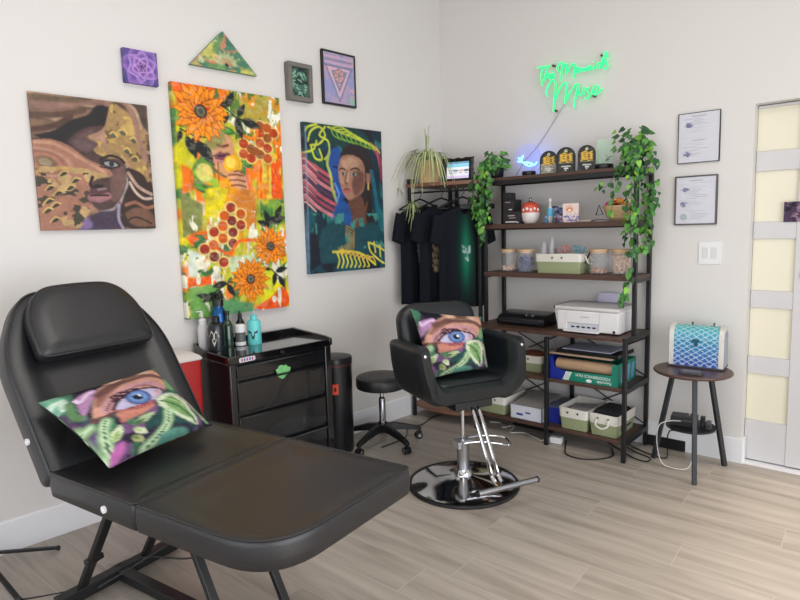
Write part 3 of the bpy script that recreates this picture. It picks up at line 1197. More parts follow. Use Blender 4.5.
piping(back_poly, TB, bk)
# head cushion on the backrest
hp = rounded([(.43, -.245), (.62, -.240), (.735, -.165), (.745, 0), (.735, .165), (.62, .240), (.43, .245)], [.04, .12, .1, .2, .1, .12, .04], 6)
hd = cush('head_cushion', hp, TB @ Matrix.Translation((0, 0, .0)), bt, [(.012, -.01), (0, .01), (-.004, .035), (0, .055), (.012, .068), (.05, .074), (.1, .074)])
piping(hp, TB @ Matrix.Translation((0, 0, .058)), hd, d=.002)
# white plastic plugs on the near side
for T, s_, v in ((Tz, -.16, None), (TB, .16, None)):
    mb = MB(T)
    y = -.351 if T is Tz else .351
    mb.cyl((s_, y*.985, -.05), (s_, y*1.012, -.05), .0125, n=20)
    mb.cyl((s_, y*1.0, -.05), (s_, y*1.018, -.05), .006, .004, n=12)
    tag(mb.build('side_plug', M_white, bt), 'white plastic side plug')
# welded frame
FM = M_blkmetal


def fbar(name, a, b_, w_=.04, h=.025, cap=False):
    mb = MB()
    mb.bar(a, b_, w_, h)
    return mb.build(name, FM, bt, bevel=.003)


fbar('base_bar', (-.71, -.27, .04), (-.71, .30, .04), .05, .05)
fbar('base_bar', (.19, -.2, .025), (.19, .2, .025), .05, .05)
fbar('base_beam', (-.71, 0, .04), (.19, 0, .04), .05, .04)
for y in (-.17, .12):
    fbar('leg', (-.37, y, .565), (-.71, y, .05), .038, .022)
for y in (-.135, .135):
    fbar('leg', (-.07, y, .555), (.19, y, .035), .032, .022)
for y in (-.2, .2):
    fbar('seat_rail', (-.47, y, .553), (.5, y, .553), .03, .022)
fbar('seat_rail', (-.42, -.23, .551), (-.42, .23, .551), .03, .02)
fbar('back_support', (-.36, .02, .52), (-.66, .02, .80), .03, .02)
mb = MB()
mb.tube([(-.58, -.17, .10), (-.50, -.05, .16), (-.3, .06, .30), (-.2, .08, .42), (-.15, .08, .54)], .004, 8)
mb.build('gas_spring', M_blkplastic, bt)
mb = MB()
mb.bar((-.60, -.20, .21), (-.60, -.13, .22), .03, .025)
mb.build('height_clamp', M_blkplastic, bt, bevel=.004)


# ================================================================== EYE CUSHIONS
def eye_art():
    q = [(38, 182), (512, 42), (768, 265), (340, 462)]
    p = Paint(110, 110, 1.0, (52, 36, 66), q, 21)
    p.blot((30, 84, 80), 24, 24, .5, .08)
    p.blot((120, 70, 130), 18, 18, .6, .08)
    p.blot((56, 130, 90), 14, 20, .62, .06)
    p.blot((24, 24, 40), 14, 14, .62, .06)
    p.poly([(40, 182), (110, 158), (140, 200), (120, 240), (70, 225)], (110, 190, 150), blur=3)
    p.stroke([(60, 205), (110, 180), (125, 215)], 5, (200, 226, 200))
    p.poly([(165, 180), (230, 140), (250, 170), (215, 250), (210, 280), (185, 240)], (186, 120, 178), blur=2)
    p.stroke([(165, 185), (185, 200), (215, 165), (240, 150)], 3, (226, 190, 226))
    p.stroke([(140, 200), (160, 250), (195, 265)], 6, (90, 140, 80))
    p.stroke([(110, 240), (150, 280), (210, 300), (260, 290)], 6, (90, 50, 100))
    p.poly([(165, 290), (250, 310), (300, 330), (260, 350), (205, 345)], (120, 150, 90), blur=2)
    p.poly([(205, 355), (270, 320), (300, 330), (270, 380), (240, 400)], (104, 60, 130), blur=2)
    # skin
    p.poly([(242, 285), (240, 230), (255, 150), (300, 100), (400, 62), (490, 48), (530, 80), (540, 150), (500, 160), (420, 160), (365, 190), (335, 235), (320, 262), (285, 285)], (222, 150, 116), blur=2)
    p.poly([(255, 160), (300, 115), (340, 120), (300, 190), (270, 230), (250, 220)], (160, 96, 78), blur=3)
    p.poly([(300, 100), (400, 62), (470, 55), (420, 80), (330, 110)], (240, 186, 150), blur=3)
    p.poly([(335, 262), (370, 245), (430, 240), (480, 215), (498, 225), (450, 262), (400, 285), (372, 298), (355, 280)], (214, 122, 92), blur=2)
    p.stroke([(262, 175), (320, 130), (400, 92), (470, 78), (528, 84)], 8.5, (104, 62, 58), .9)
    p.stroke([(290, 125), (370, 85), (440, 68)], 2, (130, 80, 60))
    p.stroke([(300, 245), (335, 185), (400, 140), (460, 122), (522, 140)], 9, (206, 136, 146))
    p.stroke([(300, 250), (330, 195), (385, 155), (450, 135), (520, 150)], 1.6, (120, 62, 70))
    p.stroke([(240, 285), (290, 275), (320, 262)], 5, (110, 60, 60))
    for k in range(22):
        t = k/21
        x = 325+t*200
        y = 212-math.sin(t*2.2+.35)*66+t*20
        p.stroke([(x, y+22), (x-12+t*20, y-6)], 1.5, (62, 34, 40), smooth=False)
    p.poly([(330, 245), (350, 205), (395, 168), (445, 152), (495, 148), (525, 155), (510, 185), (470, 212), (410, 232), (360, 248)], (196, 186, 224), blur=1)
    p.poly([(490, 150), (524, 154), (512, 180), (490, 188)], (214, 160, 180), blur=1)
    p.ell((425, 190), 11.5, 12.5, (28, 44, 110))
    p.ell((425, 190), 10, 11, (70, 116, 196))
    p.ell((425, 190), 7, 8, (110, 160, 216), k=.8)
    p.ell((424, 190), 4.4, 5, (20, 24, 60))
    p.ell((430, 184), 1.6, 1.8, (236, 244, 255))
    p.stroke([(326, 246), (348, 205), (392, 166), (445, 150), (500, 146), (528, 156)], 2.6, (50, 26, 40))
    p.stroke([(330, 248), (375, 245), (430, 232), (490, 205)], 2.2, (190, 80, 80))
    for k in range(6):
        x = 405+k*16
        p.stroke([(x, 232-k*5), (x+6, 246-k*5)], 1.2, (180, 40, 50), smooth=False)
    # leaves
    p.leaf((505, 190), 40, 17, 24, (216, 228, 180), (112, 166, 84))
    p.poly([(500, 195), (560, 160), (620, 185), (665, 230), (700, 278), (620, 268), (560, 245), (520, 225)], (216, 230, 184), blur=1)
    p.poly([(525, 200), (565, 175), (615, 198), (655, 238), (680, 265), (615, 252), (560, 230)], (122, 174, 90), blur=1)
    p.stroke([(520, 205), (600, 220), (690, 272)], 2, (60, 112, 54))
    p.stroke([(535, 190), (610, 205), (680, 262)], 1.3, (190, 216, 140))
    for a in ([(300, 290), (292, 330), (320, 390), (355, 425)], [(560, 245), (565, 300), (530, 350), (490, 390)], [(140, 300), (200, 320), (230, 310)], [(215, 360), (260, 400), (320, 440)]):
        p.stroke(a, 9, (146, 196, 130))
        p.stroke(a, 5, (196, 226, 170))
        p.stroke(a, 1.4, (50, 100, 60))
    p.leaf((345, 370), 20, 9, -50, (210, 226, 170), (150, 186, 90))
    p.leaf((420, 310), 24, 8, -18, (190, 214, 150), (70, 120, 60))
    p.leaf((425, 320), 13, 7, 60, (226, 236, 190), (180, 206, 120))
    p.leaf((420, 350), 13, 8, 60, (190, 200, 120), (120, 150, 60))
    p.poly([(350, 385), (385, 370), (402, 395), (375, 440), (350, 452), (340, 420)], (196, 70, 170), blur=2)
    p.poly([(530, 80), (570, 90), (590, 130), (560, 145), (540, 120)], (120, 180, 110), blur=2)
    p.stroke([(600, 160), (660, 200), (720, 250)], 4, (190, 150, 150))
    p.stroke([(640, 170), (700, 225), (740, 260)], 3, (130, 190, 120))
    p.poly([(540, 340), (620, 300), (680, 310), (640, 350), (560, 370)], (80, 160, 140), blur=4)
    painterly(p, .16, .72, .82)
    return p


EYE = eye_art()
M_cush = vmat('printed_cushion_fabric', .85, bump=.25, bs=420, spec=.2)


def eye_cushion(corners, nrm, T, label, sh=(0, 0)):      # corners in order: top left, top right, bottom right, bottom left
    A, B, C, D = [Vector(c) for c in corners]
    N = Vector(nrm).normalized()
    ctr = (A+B+C+D)/4
    n = 56
    vs, cs, fs = [], [], []
    for side in (1, -1):
        o = len(vs)
        for j in range(n):
            for i in range(n):
                u, v = i/(n-1), j/(n-1)
                a, b_ = abs(2*u-1), abs(2*v-1)
                # edges draw in between the corners
                uu = u+(.5-u)*.07*(1-b_**2)*a**2
                vv = v+(.5-v)*.07*(1-a**2)*b_**2
                P = (A*(1-uu)+B*uu)*(1-vv)+(D*(1-uu)+C*uu)*vv
                h = T/2*((1-a**2.6)*(1-b_**2.6))**.55
                wr = .0035*math.sin(u*23+v*9)*(a*b_)**1.5+.003*math.sin(v*31-u*7)*max(a, b_)**4*(1-min(1, max(a, b_)))*6
                P = P+N*(side*(h+wr*(1 if h > .004 else 0)))-ctr
                vs.append(P)
                uu_, vv_ = (u if side > 0 else 1-u)*(1-sh[0])+sh[0], v*(1+sh[1])-sh[1]
                cs.append(EYE.C[int(min(1, max(0, vv_))*109), int(min(1, uu_)*109)])
        for j in range(n-1):
            for i in range(n-1):
                a = o+j*n+i
                fs.append((a, a+1, a+n+1, a+n) if side < 0 else (a, a+n, a+n+1, a+1))
    mb = MB()
    mb.add(vs, fs, cs)
    ob = mb.build('throw_pillow', M_cush, ang=60)
    ob.location = ctr
    return tag(ob, label, 'pillow')


def bp(s_, v, h=0):           # point over the bed: s along axis, v across, h over the seat
    c, s = math.cos(TH), math.sin(TH)
    return Vector((1.158+s_*c-v*s, -2.911+s_*s+v*c, SZ+h))


def bk_pt(w_, t, off):
    s_ = -.5-t*math.cos(BE)+off*math.sin(BE)
    h = t*math.sin(BE)+off*math.cos(BE)
    return bp(s_, w_, h)


eye_cushion([bk_pt(-.325, .25, .065), bk_pt(.168, .275, .065), bp(-.335, .245, .03), bp(-.262, -.262, .035)],
            Vector((math.cos(TH)*.62, math.sin(TH)*.62, .78)), .13,
            'printed eye and leaves throw pillow lying on the treatment bed', (.02, .07))
# ================================================================== STYLING CHAIR
FA = math.radians(-24)
ch = thing('styling_chair', 'black hydraulic styling chair with armrests on a round chrome base', 'salon chair', (1.08, -1.29, 0), FA-0.0)
# local frame: x = facing direction, y = towards the viewer's right
U = [(-.345, .775), (-.335, .62), (-.30, .49), (-.22, .44), (.22, .44), (.30, .49), (.335, .62), (.345, .775),
     (.255, .775), (.245, .64), (.225, .575), (.18, .545), (-.18, .545), (-.225, .575), (-.245, .64), (-.255, .775)]
U = [(y*1.02, z+.095) for y, z in U]
U = rounded(U, [.035, .2, .12, .1, .1, .12, .2, .035, .03, .1, .05, .05, .05, .05, .1, .03], 5)


def u_shell(x_of, nseg=10):
    mb = MB()
    secs = []
    for k in range(nseg+1):
        t = k/nseg
        x = -.225+.44*t
        e = 0
        if t < .08:
            e = (.08-t)/.08
        if t > .9:
            e = (t-.9)/.1
        inn = inset(U, .022*e**2) if e else U
        sec = []
        for (y, z) in inn:
            zz = z
            xx = x
            # arms rise towards the back, front edge leans back at the top
            y -= .015
            if z > .645:
                xx = x-(z-.645)*.22*t
            else:
                xx = x-(.645-z)*.35*t
            sec.append((xx, y, zz))
        secs.append(sec)
    n = len(U)
    vs = [p for s_ in secs for p in s_]
    fs = []
    for i in range(nseg):
        for j in range(n):
            fs.append((i*n+j, i*n+(j+1) % n, (i+1)*n+(j+1) % n, (i+1)*n+j))
    fs.append(tuple(range(n))[::-1])
    fs.append(tuple(nseg*n+j for j in range(n)))
    mb.add(vs, fs)
    return mb


sh = u_shell(None).build('arm_shell', M_leather2, ch, ang=50)
mb = MB(Matrix.Translation((-.02, -.015, .64)))
cushion(mb, rounded([(-.20, -.215), (.17, -.215), (.17, .215), (-.20, .215)], .05, 5), [(.01, -.01), (0, 0), (0, .008), (.012, .018), (.05, .022), (.1, .022)])
mb.build('seat', M_leather2, ch, ang=50)
# back rest
TBc = basis((-.19, -.022, .60), (-.17, 0, .985), (0, -1, 0), Vector((.985, 0, .17)))
bpz = rounded([(0, -.245), (.40, -.255), (.455, -.18), (.46, .18), (.40, .255), (0, .245)], [.03, .09, .1, .1, .09, .03], 6)
mb = MB(TBc)
cushion(mb, bpz, [(.02, -.05), (0, -.035), (-.002, 0), (0, .02), (.012, .036), (.04, .044), (.1, .046)])
mb.build('backrest', M_leather2, ch, ang=50)
for y in (-.322, .292):
    mb = MB(Matrix.Translation((.163, y, .83)) @ Matrix.Rotation(PI/2, 4, 'Y'))
    mb.lathe([(.0, .016), (.008, .014), (.011, .008), (.012, .0), (.012, -.02)][::-1], n=18)
    tag(mb.build('arm_button', M_chrome, ch), 'chrome arm button')
mb = MB()
mb.box(-.13, .13, -.12, .12, .49, .54)
mb.build('mount_plate', M_blkmetal, ch, bevel=.005)
mb = MB()
mb.lathe([(.012, .235), (.012, .5)], n=20)
mb.build('piston', M_chrome, ch)
mb = MB()
mb.lathe([(.036, .06), (.036, .265), (.030, .268), (.0, .269)], n=28)
mb.build('column', M_steel, ch)
mb = MB()
mb.lathe([(.306, .008), (.302, .018), (.27, .026), (.16, .040), (.08, .056), (.055, .066), (.048, .09), (.038, .1), (.036, .1)], n=64)
mb.build('base', M_chrome, ch)
mb = MB()
mb.lathe([(.30, .0), (.322, .002), (.326, .010), (.320, .018), (.306, .020), (.298, .014)], n=64)
tag(mb.build('base_rim', M_blkplastic, ch), 'black rubber base rim')
# pump lever: bracket and bent rod
ct, st_ = math.cos(-FA), math.sin(-FA)


def chl(px, py, z):           # world -> chair frame
    dx, dy = px-1.08, py+1.29
    return (dx*ct-dy*st_, dx*st_+dy*ct, z)


mb = MB()
mb.box(-.03, .045, -.055, -.036, .235, .275)
mb.box(-.03, .03, -.05, .05, .262, .272)
mb.build('lever_bracket', mat('zinc_plate', (205, 208, 212), .3, .7), ch, bevel=.002)
mb = MB()
mb.tube(smooth_path([(.03, -.05, .262), (.05, .08, .26), (.075, .20, .235), (.10, .255, .225), (.07, .275, .232), (.02, .26, .25), (-.02, .14, .265), (-.025, .04, .268)], 5), .005, 8)
mb.build('pump_lever', M_chrome, ch)
for y in (-.018, .022):
    mb = MB()
    mb.tube(smooth_path([(.06, y, .515), (.12, y, .50), (.165, y, .45), (.29, y, .24), (.34, y, .16), (.40, y, .14)], 5), .0115, 10)
    mb.build('footrest_arm', M_chrome, ch)
mb = MB()
mb.cyl((.405, -.155, .14), (.405, .215, .14), .0155, n=18)
mb.build('footrest_bar', M_steel, ch)
for y in (-.158, .218):
    mb = MB()
    mb.cyl((.405, y-.004, .14), (.405, y+.004, .14), .0175, n=18)
    mb.build('footrest_end_cap', M_blkplastic, ch)


def cl(x, y, z):               # chair frame -> world
    c, s = math.cos(FA), math.sin(FA)
    return Vector((1.08+x*c-y*s, -1.29+x*s+y*c, z))


eye_cushion([cl(-.085, -.275, 1.05), cl(-.09, .195, .965), cl(.05, .15, .685), cl(.05, -.235, .67)],
            Vector((math.cos(FA), math.sin(FA), .42)), .13,
            'printed eye and leaves throw pillow propped upright on the styling chair', (.14, .10))

# ================================================================== ROLLING STOOL
sx, sy = .25, -1.08
t = thing('rolling_stool', 'round black leather rolling stool with five-star castor base', 'stool', (sx, sy, 0), 0)
mb = MB()
mb.lathe([(.0, .405), (.155, .405), (.172, .412), (.177, .43), (.176, .47), (.172, .483), (.158, .49), (.08, .492), (.0, .492)], n=48)
mb.build('seat', M_leather, t)
mb = MB()
mb.lathe([(.014, .3), (.014, .40)], n=18)
mb.build('piston', M_chrome, t)
mb = MB()
mb.lathe([(.024, .13), (.024, .33), (.014, .34)], n=18)
mb.build('column', M_chrome, t)
mb = MB()
mb.lathe([(.0, .085), (.034, .085), (.036, .14), (.03, .16), (.0, .16)], n=24)
mb.build('hub', M_blkplastic, t)
for k in range(5):
    a = 2*PI*k/5-.2
    R = Matrix.Rotation(a, 4, 'Z')
    mb = MB(R)
    w0 = .024
    pr = [(0.02, .15, .095), (.10, .145, .095), (.2, .115, .082), (.265, .095, .066), (.285, .085, .064)]
    vs, fs = [], []
    for i, (x, zt, zb) in enumerate(pr):
        w_ = w0*(1-.35*i/4)
        vs += [(x, -w_, zb), (x, w_, zb), (x, w_*.8, zt), (x, -w_*.8, zt)]
    for i in range(4):
        for j in range(4):
            fs.append((i*4+j, i*4+(j+1) % 4, i*4+4+(j+1) % 4, i*4+4+j))
    fs += [(0, 1, 2, 3), (16, 17, 18, 19)]
    mb.add(vs, fs)
    lg = mb.build('base_arm', M_blkplastic, t, bevel=.004)
    mb = MB(R)
    mb.cyl((.275, 0, .05), (.275, 0, .07), .008, n=10)
    mb.cyl((.268, -.021, .026), (.268, -.006, .026), .0255, n=22)
    mb.cyl((.268, .006, .026), (.268, .021, .026), .0255, n=22)
    mb.box(.252, .29, -.006, .006, .03, .055)
    cs = mb.build('castor', M_blkplastic, lg)
    mb = MB(R)
    mb.cyl((.268, -.0225, .026), (.268, -.0205, .026), .014, n=18)
    mb.cyl((.268, .0205, .026), (.268, .0225, .026), .014, n=18)
    mb.build('castor_cap', M_steel, lg)

# ================================================================== TOOL CABINET (left wall frame)
t = thing('tool_cabinet', 'glossy black rolling tool cabinet with drawers against the left wall', 'cabinet', wl(0, 0, 0), PH)
x0, x1, y0, y1 = .045, .425, -2.262, -1.575
mb = MB()
mb.box(x0, x1-.015, y0, y1, .09, .795)
M_cab = mat('black_enamelled_steel', (20, 21, 23), .2, .0, coat=.4, var=.04)
mb.build('body', M_cab, t, bevel=.004)
zs = [(.715, .787), (.52, .695), (.325, .50), (.11, .305)]
for za, zb in zs:
    mb = MB()
    mb.box(x1-.018, x1-.002, y0+.045, y1-.05, za, zb)
    dr = mb.build('drawer', M_cab, t, bevel=.003)
    mb = MB()
    mb.prism([(0, 0), (.016, -.004), (.018, -.012), (.012, -.012), (.004, -.006), (0, -.008)], y0+.05, y1-.055, 'y')
    o = mb.build('drawer_pull', M_cab, dr)
    o.location = (x1-.004, 0, zb)
for ya, yb in ((y0, y0+.038), (y1-.045, y1)):
    mb = MB()
    mb.box(x1-.03, x1+.006, ya, yb, .09, .797)
    mb.build('corner_post', M_cab, t, bevel=.005)
mb = MB()
mb.box(x0-.004, x1+.008, y0-.004, y1+.004, .797, .838)
mb.build('top_tray', M_blkgloss, t, bevel=.004)
mb = MB()
mb.box(x0-.006, x0+.014, y0-.006, y1+.006, .80, .872)
mb.prism([(x0, .80), (x1+.012, .80), (x1+.012, .842), (x1-.03, .853), (x0, .872)], y1-.012, y1+.008, 'y')
mb.prism([(x0, .80), (x1+.012, .80), (x1+.012, .84), (x0+.1, .845), (x0, .872)], y0-.008, y0+.006, 'y')
mb.build('tray_rim', M_blkgloss, t, bevel=.004)
mb = MB()
mb.cyl((x1+.006, -1.925, .815), (x1+.018, -1.925, .815), .010, n=18)
tag(mb.build('lock', M_chrome, t), 'chrome key lock')
for x in (x0+.06, x1-.07):
    for y in (y0+.07, y1-.07):
        mb = MB()
        mb.cyl((x-.012, y, .04), (x+.012, y, .04), .04, n=20)
        mb.box(x-.018, x+.018, y-.02, y+.02, .05, .09)
        mb.build('castor', M_blkplastic, t)
# stickers on the cabinet front
mb = MB()
rnd = random.Random(5)
pts = []
for k in range(18):
    a = 2*PI*k/18
    r = .034*(1+.16*math.sin(a*3+1)+.14*math.sin(a*7)+.25*rnd.random())
    pts.append((-1.925+r*math.cos(a)*1.15, .70+r*math.sin(a)))
mb.prism(pts, x1-.001, x1+.0005, 'x')
tag(mb.build('leaf_sticker', mat('green_sticker', (120, 190, 120), .4, var=.35, vs=60), t), 'pale green splash sticker')
mb = MB()
mb.prism(rounded([(-2.205, .800), (-2.105, .802), (-2.105, .827), (-2.205, .826)], .01), x1+.006, x1+.0092, 'x')
sk = mb.build('name_sticker', mat('white_sticker', (206, 204, 214), .4, var=.1), t)
tag(sk, 'white name sticker with red and blue letters')
for k in range(5):
    mb = MB()
    mb.box(x1+.009, x1+.0098, -2.192+k*.016, -2.183+k*.016, .806, .821)
    mb.build('sticker_letter', mat(('red_ink', 'blue_ink')[k % 2], ((170, 50, 60), (60, 70, 150))[k % 2], .5), sk)

# sharps container on the floor side of the cabinet
t = thing('sharps_container', 'red sharps container with pale lid behind the treatment bed', 'container', wl(.165, -2.45, 0), PH)
mb = MB()
cushion(mb, rounded([(-.115, -.10), (.115, -.10), (.115, .11), (-.115, .11)], .02, 3), [(.018, .0), (.014, .05), (.0, .825)])
M_red = mat('red_translucent_plastic', (176, 34, 34), .35, spec=.5)
mb.build('body', M_red, t, ang=50)
mb = MB()
cushion(mb, rounded([(-.12, -.105), (.12, -.105), (.12, .115), (-.12, .115)], .02, 3), [(.0, .825), (-.002, .833), (.01, .847), (.03, .855), (.05, .865)])
mb.build('lid', mat('pale_lid_plastic', (214, 206, 202), .45), t, ang=50)

# round bin
bx, by, _ = wl(.155, -1.335)
t = thing('waste_bin', 'tall round black waste bin between the cabinet and the stool', 'bin', (bx, by, 0))
mb = MB()
mb.lathe([(.0, .0), (.112, .0), (.115, .01), (.118, .60), (.0, .60)], n=40)
mb.build('body', mat('satin_black_bin', (17, 19, 24), .3), t)
mb = MB()
mb.lathe([(.121, .60), (.122, .604), (.121, .607)], n=40)
tag(mb.build('red_trim', mat('dark_red_trim', (110, 30, 34), .4), t), 'thin red trim ring')
mb = MB()
mb.lathe([(.120, .607), (.122, .64), (.116, .652), (.09, .658), (.0, .660)], n=40)
mb.build('lid', M_blkplastic, t)
mb = MB(Matrix.Rotation(math.radians(-42), 4, 'Z'))
a0 = [(.1205*math.cos(a), .1205*math.sin(a)) for a in np.linspace(-.15, .17, 5)]
vs = [(x, y, z) for z in (.415, .485) for x, y in a0]
mb.add(vs, [(i, i+1, i+6, i+5) for i in range(4)])
ob = mb.build('warning_sticker', mat('orange_sticker', (226, 70, 44), .5), t)
mb = MB(Matrix.Rotation(math.radians(-42), 4, 'Z'))
mb.box(.1205, .1225, -.006, .004, .435, .465)
mb.box(.1205, .1225, -.012, .010, .447, .453)
mb.build('sticker_mark', M_blkplastic, ob)

# ================================================================== BOTTLES ON THE CABINET
TOPZ = .838


def cab_spot(x, y):
    return wl(x, y, TOPZ)


def lathe_part(name, prof, m, par, n=28, c=(0, 0, 0)):
    mb = MB()
    mb.lathe(prof, c, n)
    return mb.build(name, m, par)


def nozzle(par, z, m, dx=.035, h=.055, a=0):
    mb = MB()
    mb.tube(smooth_path([(0, 0, z), (0, 0, z+h*.8), (.006*math.cos(a), .006*math.sin(a), z+h), (dx*math.cos(a), dx*math.sin(a), z+h*.95)], 5), .0032, 8)
    mb.build('nozzle', m, par)


t = thing('water_bottle', 'blue metal water bottle with black cap at the back of the cabinet top', 'bottle', cab_spot(.10, -2.13))
lathe_part('body', [(.0, .0), (.036, .0), (.037, .01), (.037, .18), (.034, .205), (.024, .222), (.024, .232), (.0, .232)], mat('deep_blue_metallic', (30, 84, 140), .25, .6), t)
lathe_part('cap', [(.027, .232), (.028, .262), (.024, .272), (.0, .276)], M_blkplastic, t)
mb = MB()
mb.tube(smooth_path([(-.025, 0, .255), (-.02, 0, .29), (.0, 0, .30), (.02, 0, .29), (.025, 0, .255)], 5), .006, 8)
mb.build('cap_loop', M_blkplastic, t)
t = thing('spray_bottle', 'black bottle with pale diamond decal at the left front of the cabinet top', 'bottle', cab_spot(.20, -2.205))
lathe_part('body', [(.0, .0), (.041, .0), (.042, .01), (.042, .125), (.035, .15), (.02, .16), (.0, .16)], mat('black_bottle', (22, 28, 32), .25), t)
lathe_part('cap', [(.02, .16), (.021, .185), (.016, .19), (.0, .19)], M_blkplastic, t)


def decal(par, r, pts, m, z0=0, ang=-48, name='decal'):
    mb = MB(Matrix.Rotation(math.radians(ang), 4, 'Z'))
    for P_ in pts:
        q = [(y, z+z0) for y, z in P_]
        n = len(q)
        vs = [((r+.0008)*math.cos(y/r), (r+.0008)*math.sin(y/r), z) for y, z in q]
        mb.add(vs, [tuple(range(n))])
    return mb.build(name, m, par)


M_pale = mat('pale_decal_ink', (206, 200, 190), .5, var=.2, vs=90)
decal(t, .042, [[(-.026, .085), (0, .068), (0, .1), (-.012, .12)], [(0, .1), (0, .068), (.026, .085), (.012, .12)], [(-.012, .07), (0, .03), (.012, .07), (0, .076)]], M_pale)
t = thing('pump_bottle', 'dark green glass bottle between the black and white capped bottles', 'bottle', cab_spot(.15, -2.105))
lathe_part('body', [(.0, .0), (.026, .0), (.027, .01), (.027, .12), (.018, .145), (.01, .155), (.01, .18), (.0, .18)], mat('dark_green_glass', (22, 52, 34), .12, coat=.5), t)
lathe_part('cap', [(.012, .18), (.012, .205), (.0, .206)], M_blkplastic, t)
t = thing('jar', 'small clear jar with a white cap on the cabinet top', 'jar', cab_spot(.165, -2.035))
lathe_part('body', [(.0, .0), (.026, .0), (.027, .01), (.027, .075), (.0, .075)], mat('smoky_plastic', (96, 98, 96), .2), t)
lathe_part('cap', [(.0275, .078), (.028, .115), (.022, .122), (.0, .124)], M_white, t)
lathe_part('label_band', [(.0275, .004), (.0278, .022), (.0275, .024)], M_white, t)
t = thing('spray_bottle', 'slim black bottle behind the white capped jar', 'bottle', cab_spot(.085, -1.985))
lathe_part('body', [(.0, .0), (.022, .0), (.023, .01), (.023, .12), (.012, .14), (.0, .14)], M_blkplastic, t)
lathe_part('cap', [(.011, .14), (.011, .165), (.006, .17), (.005, .185), (.0, .186)], M_blkplastic, t)
t = thing('squeeze_bottle', 'clear squeeze bottle with white cap at the far left of the cabinet', 'bottle', cab_spot(.085, -2.225))
lathe_part('body', [(.0, .0), (.026, .0), (.027, .01), (.027, .12), (.018, .14), (.0, .14)], mat('cloudy_plastic', (206, 204, 204), .3), t)
lathe_part('cap', [(.018, .14), (.019, .165), (.008, .172), (.0, .172)], M_white, t)
nozzle(t, .17, M_white, .03, .04, a=PI*1.2)
t = thing('squeeze_bottle', 'turquoise squeeze bottle with bull skull decal on the cabinet top', 'bottle', cab_spot(.19, -1.955))
M_teal = mat('turquoise_plastic', (104, 206, 206), .35)
lathe_part('body', [(.0, .0), (.034, .0), (.036, .008), (.036, .125), (.030, .138), (.016, .142), (.0, .142)], M_teal, t)
lathe_part('cap', [(.018, .142), (.018, .165), (.008, .172), (.0, .172)], M_teal, t)
nozzle(t, .17, M_teal, .035, .03, a=.3)
decal(t, .036, [[(-.012, .092), (-.028, .1), (-.024, .084), (-.01, .08)], [(.012, .092), (.028, .1), (.024, .084), (.01, .08)], [(-.012, .094), (-.008, .06), (0, .045), (.008, .06), (.012, .094)]], mat('dark_decal_ink', (46, 50, 56), .5), -.015)

for o in list(COL.objects):
    if o.get('category') in ('bottle', 'jar') and o.type == 'EMPTY':
        o.scale = (1.12, 1.12, 1.04)
# ================================================================== SHELVING
def at(u, v, ax, val):                 # world point seen at a picture point, on a given plane
    d = Fw+Rr*((u-400)/FPX)-Ur*((v-300)/FPX)
    O = Vector((CX, CY, CZ))
    i = 'xyz'.index(ax)
    return O+d*((val-O[i])/d[i])


SX0, SX1 = .60, 1.692
YB, YU, YL = -.03, -.285, -.425
ZT = [1.838, 1.508, 1.163]
t = thing('baker_rack', 'tall black metal shelving rack with dark wood boards on the back wall', 'shelving rack', (0, 0, 0))
PW = .026


def post(x, y, z0, z1):
    mb = MB()
    mb.box(x-PW/2, x+PW/2, y-PW/2, y+PW/2, z0, z1)
    mb.build('post', M_blkmetal, t, bevel=.003)


for x in (SX0, SX1):
    post(x, YB, 0, 1.838)
    post(x, YU, .79, 1.838)
    post(x, YL, 0, .766)
post(1.165, YL, 0, .75)
post(1.165, YB, 0, .75)
for z in ZT:
    mb = MB()
    mb.box(SX0-.01, SX1+.01, YU-.014, YB+.012, z-(.022 if z > 1.7 else .033), z)
    bd = mb.build('shelf_board', M_walnut, t, bevel=.002)
    mb = MB()
    if z > 1.7:
        mb.box(SX0-.012, SX1+.012, YU-.016, YU-.002, z-.05, z-.022)
    mb.box(SX0-.012, SX1+.012, YB+.0, YB+.014, z-.044, z-.022)
    mb.box(SX0-.012, SX0+.004, YU-.016, YB, z-.044, z-.022)
    mb.box(SX1-.004, SX1+.012, YU-.016, YB, z-.044, z-.022)
    mb.build('shelf_frame', M_blkmetal, t)
for z in (.788, .468, .134):
    mb = MB()
    mb.box(SX0-.02, SX1-.014, YL-.0 if z < .7 else YL-.02, YB+.012, z-.022, z)
    mb.build('shelf_board', M_walnut, t, bevel=.002)
    mb = MB()
    mb.box(SX1-.013, SX1+.014, YL-.014, YB+.012, z-.03, z+.004)
    mb.box(SX0-.014, SX0+.013, YL-.014, YB+.012, z-.03, z-.002)
    mb.box(SX0, SX1, YB-.006, YB+.012, z-.042, z-.022)
    mb.build('shelf_frame', M_blkmetal, t, bevel=.002)
for xa, xb in ((SX0, 1.165), (1.165, SX1)):
    for z0, z1 in ((.74, .47), (.47, .74), (.42, .14), (.14, .42)):
        mb = MB()
        mb.cyl((xa, YB+.005, z0), (xb, YB+.005, z1), .0045, n=8)
        mb.build('cross_brace', M_blkmetal, t)

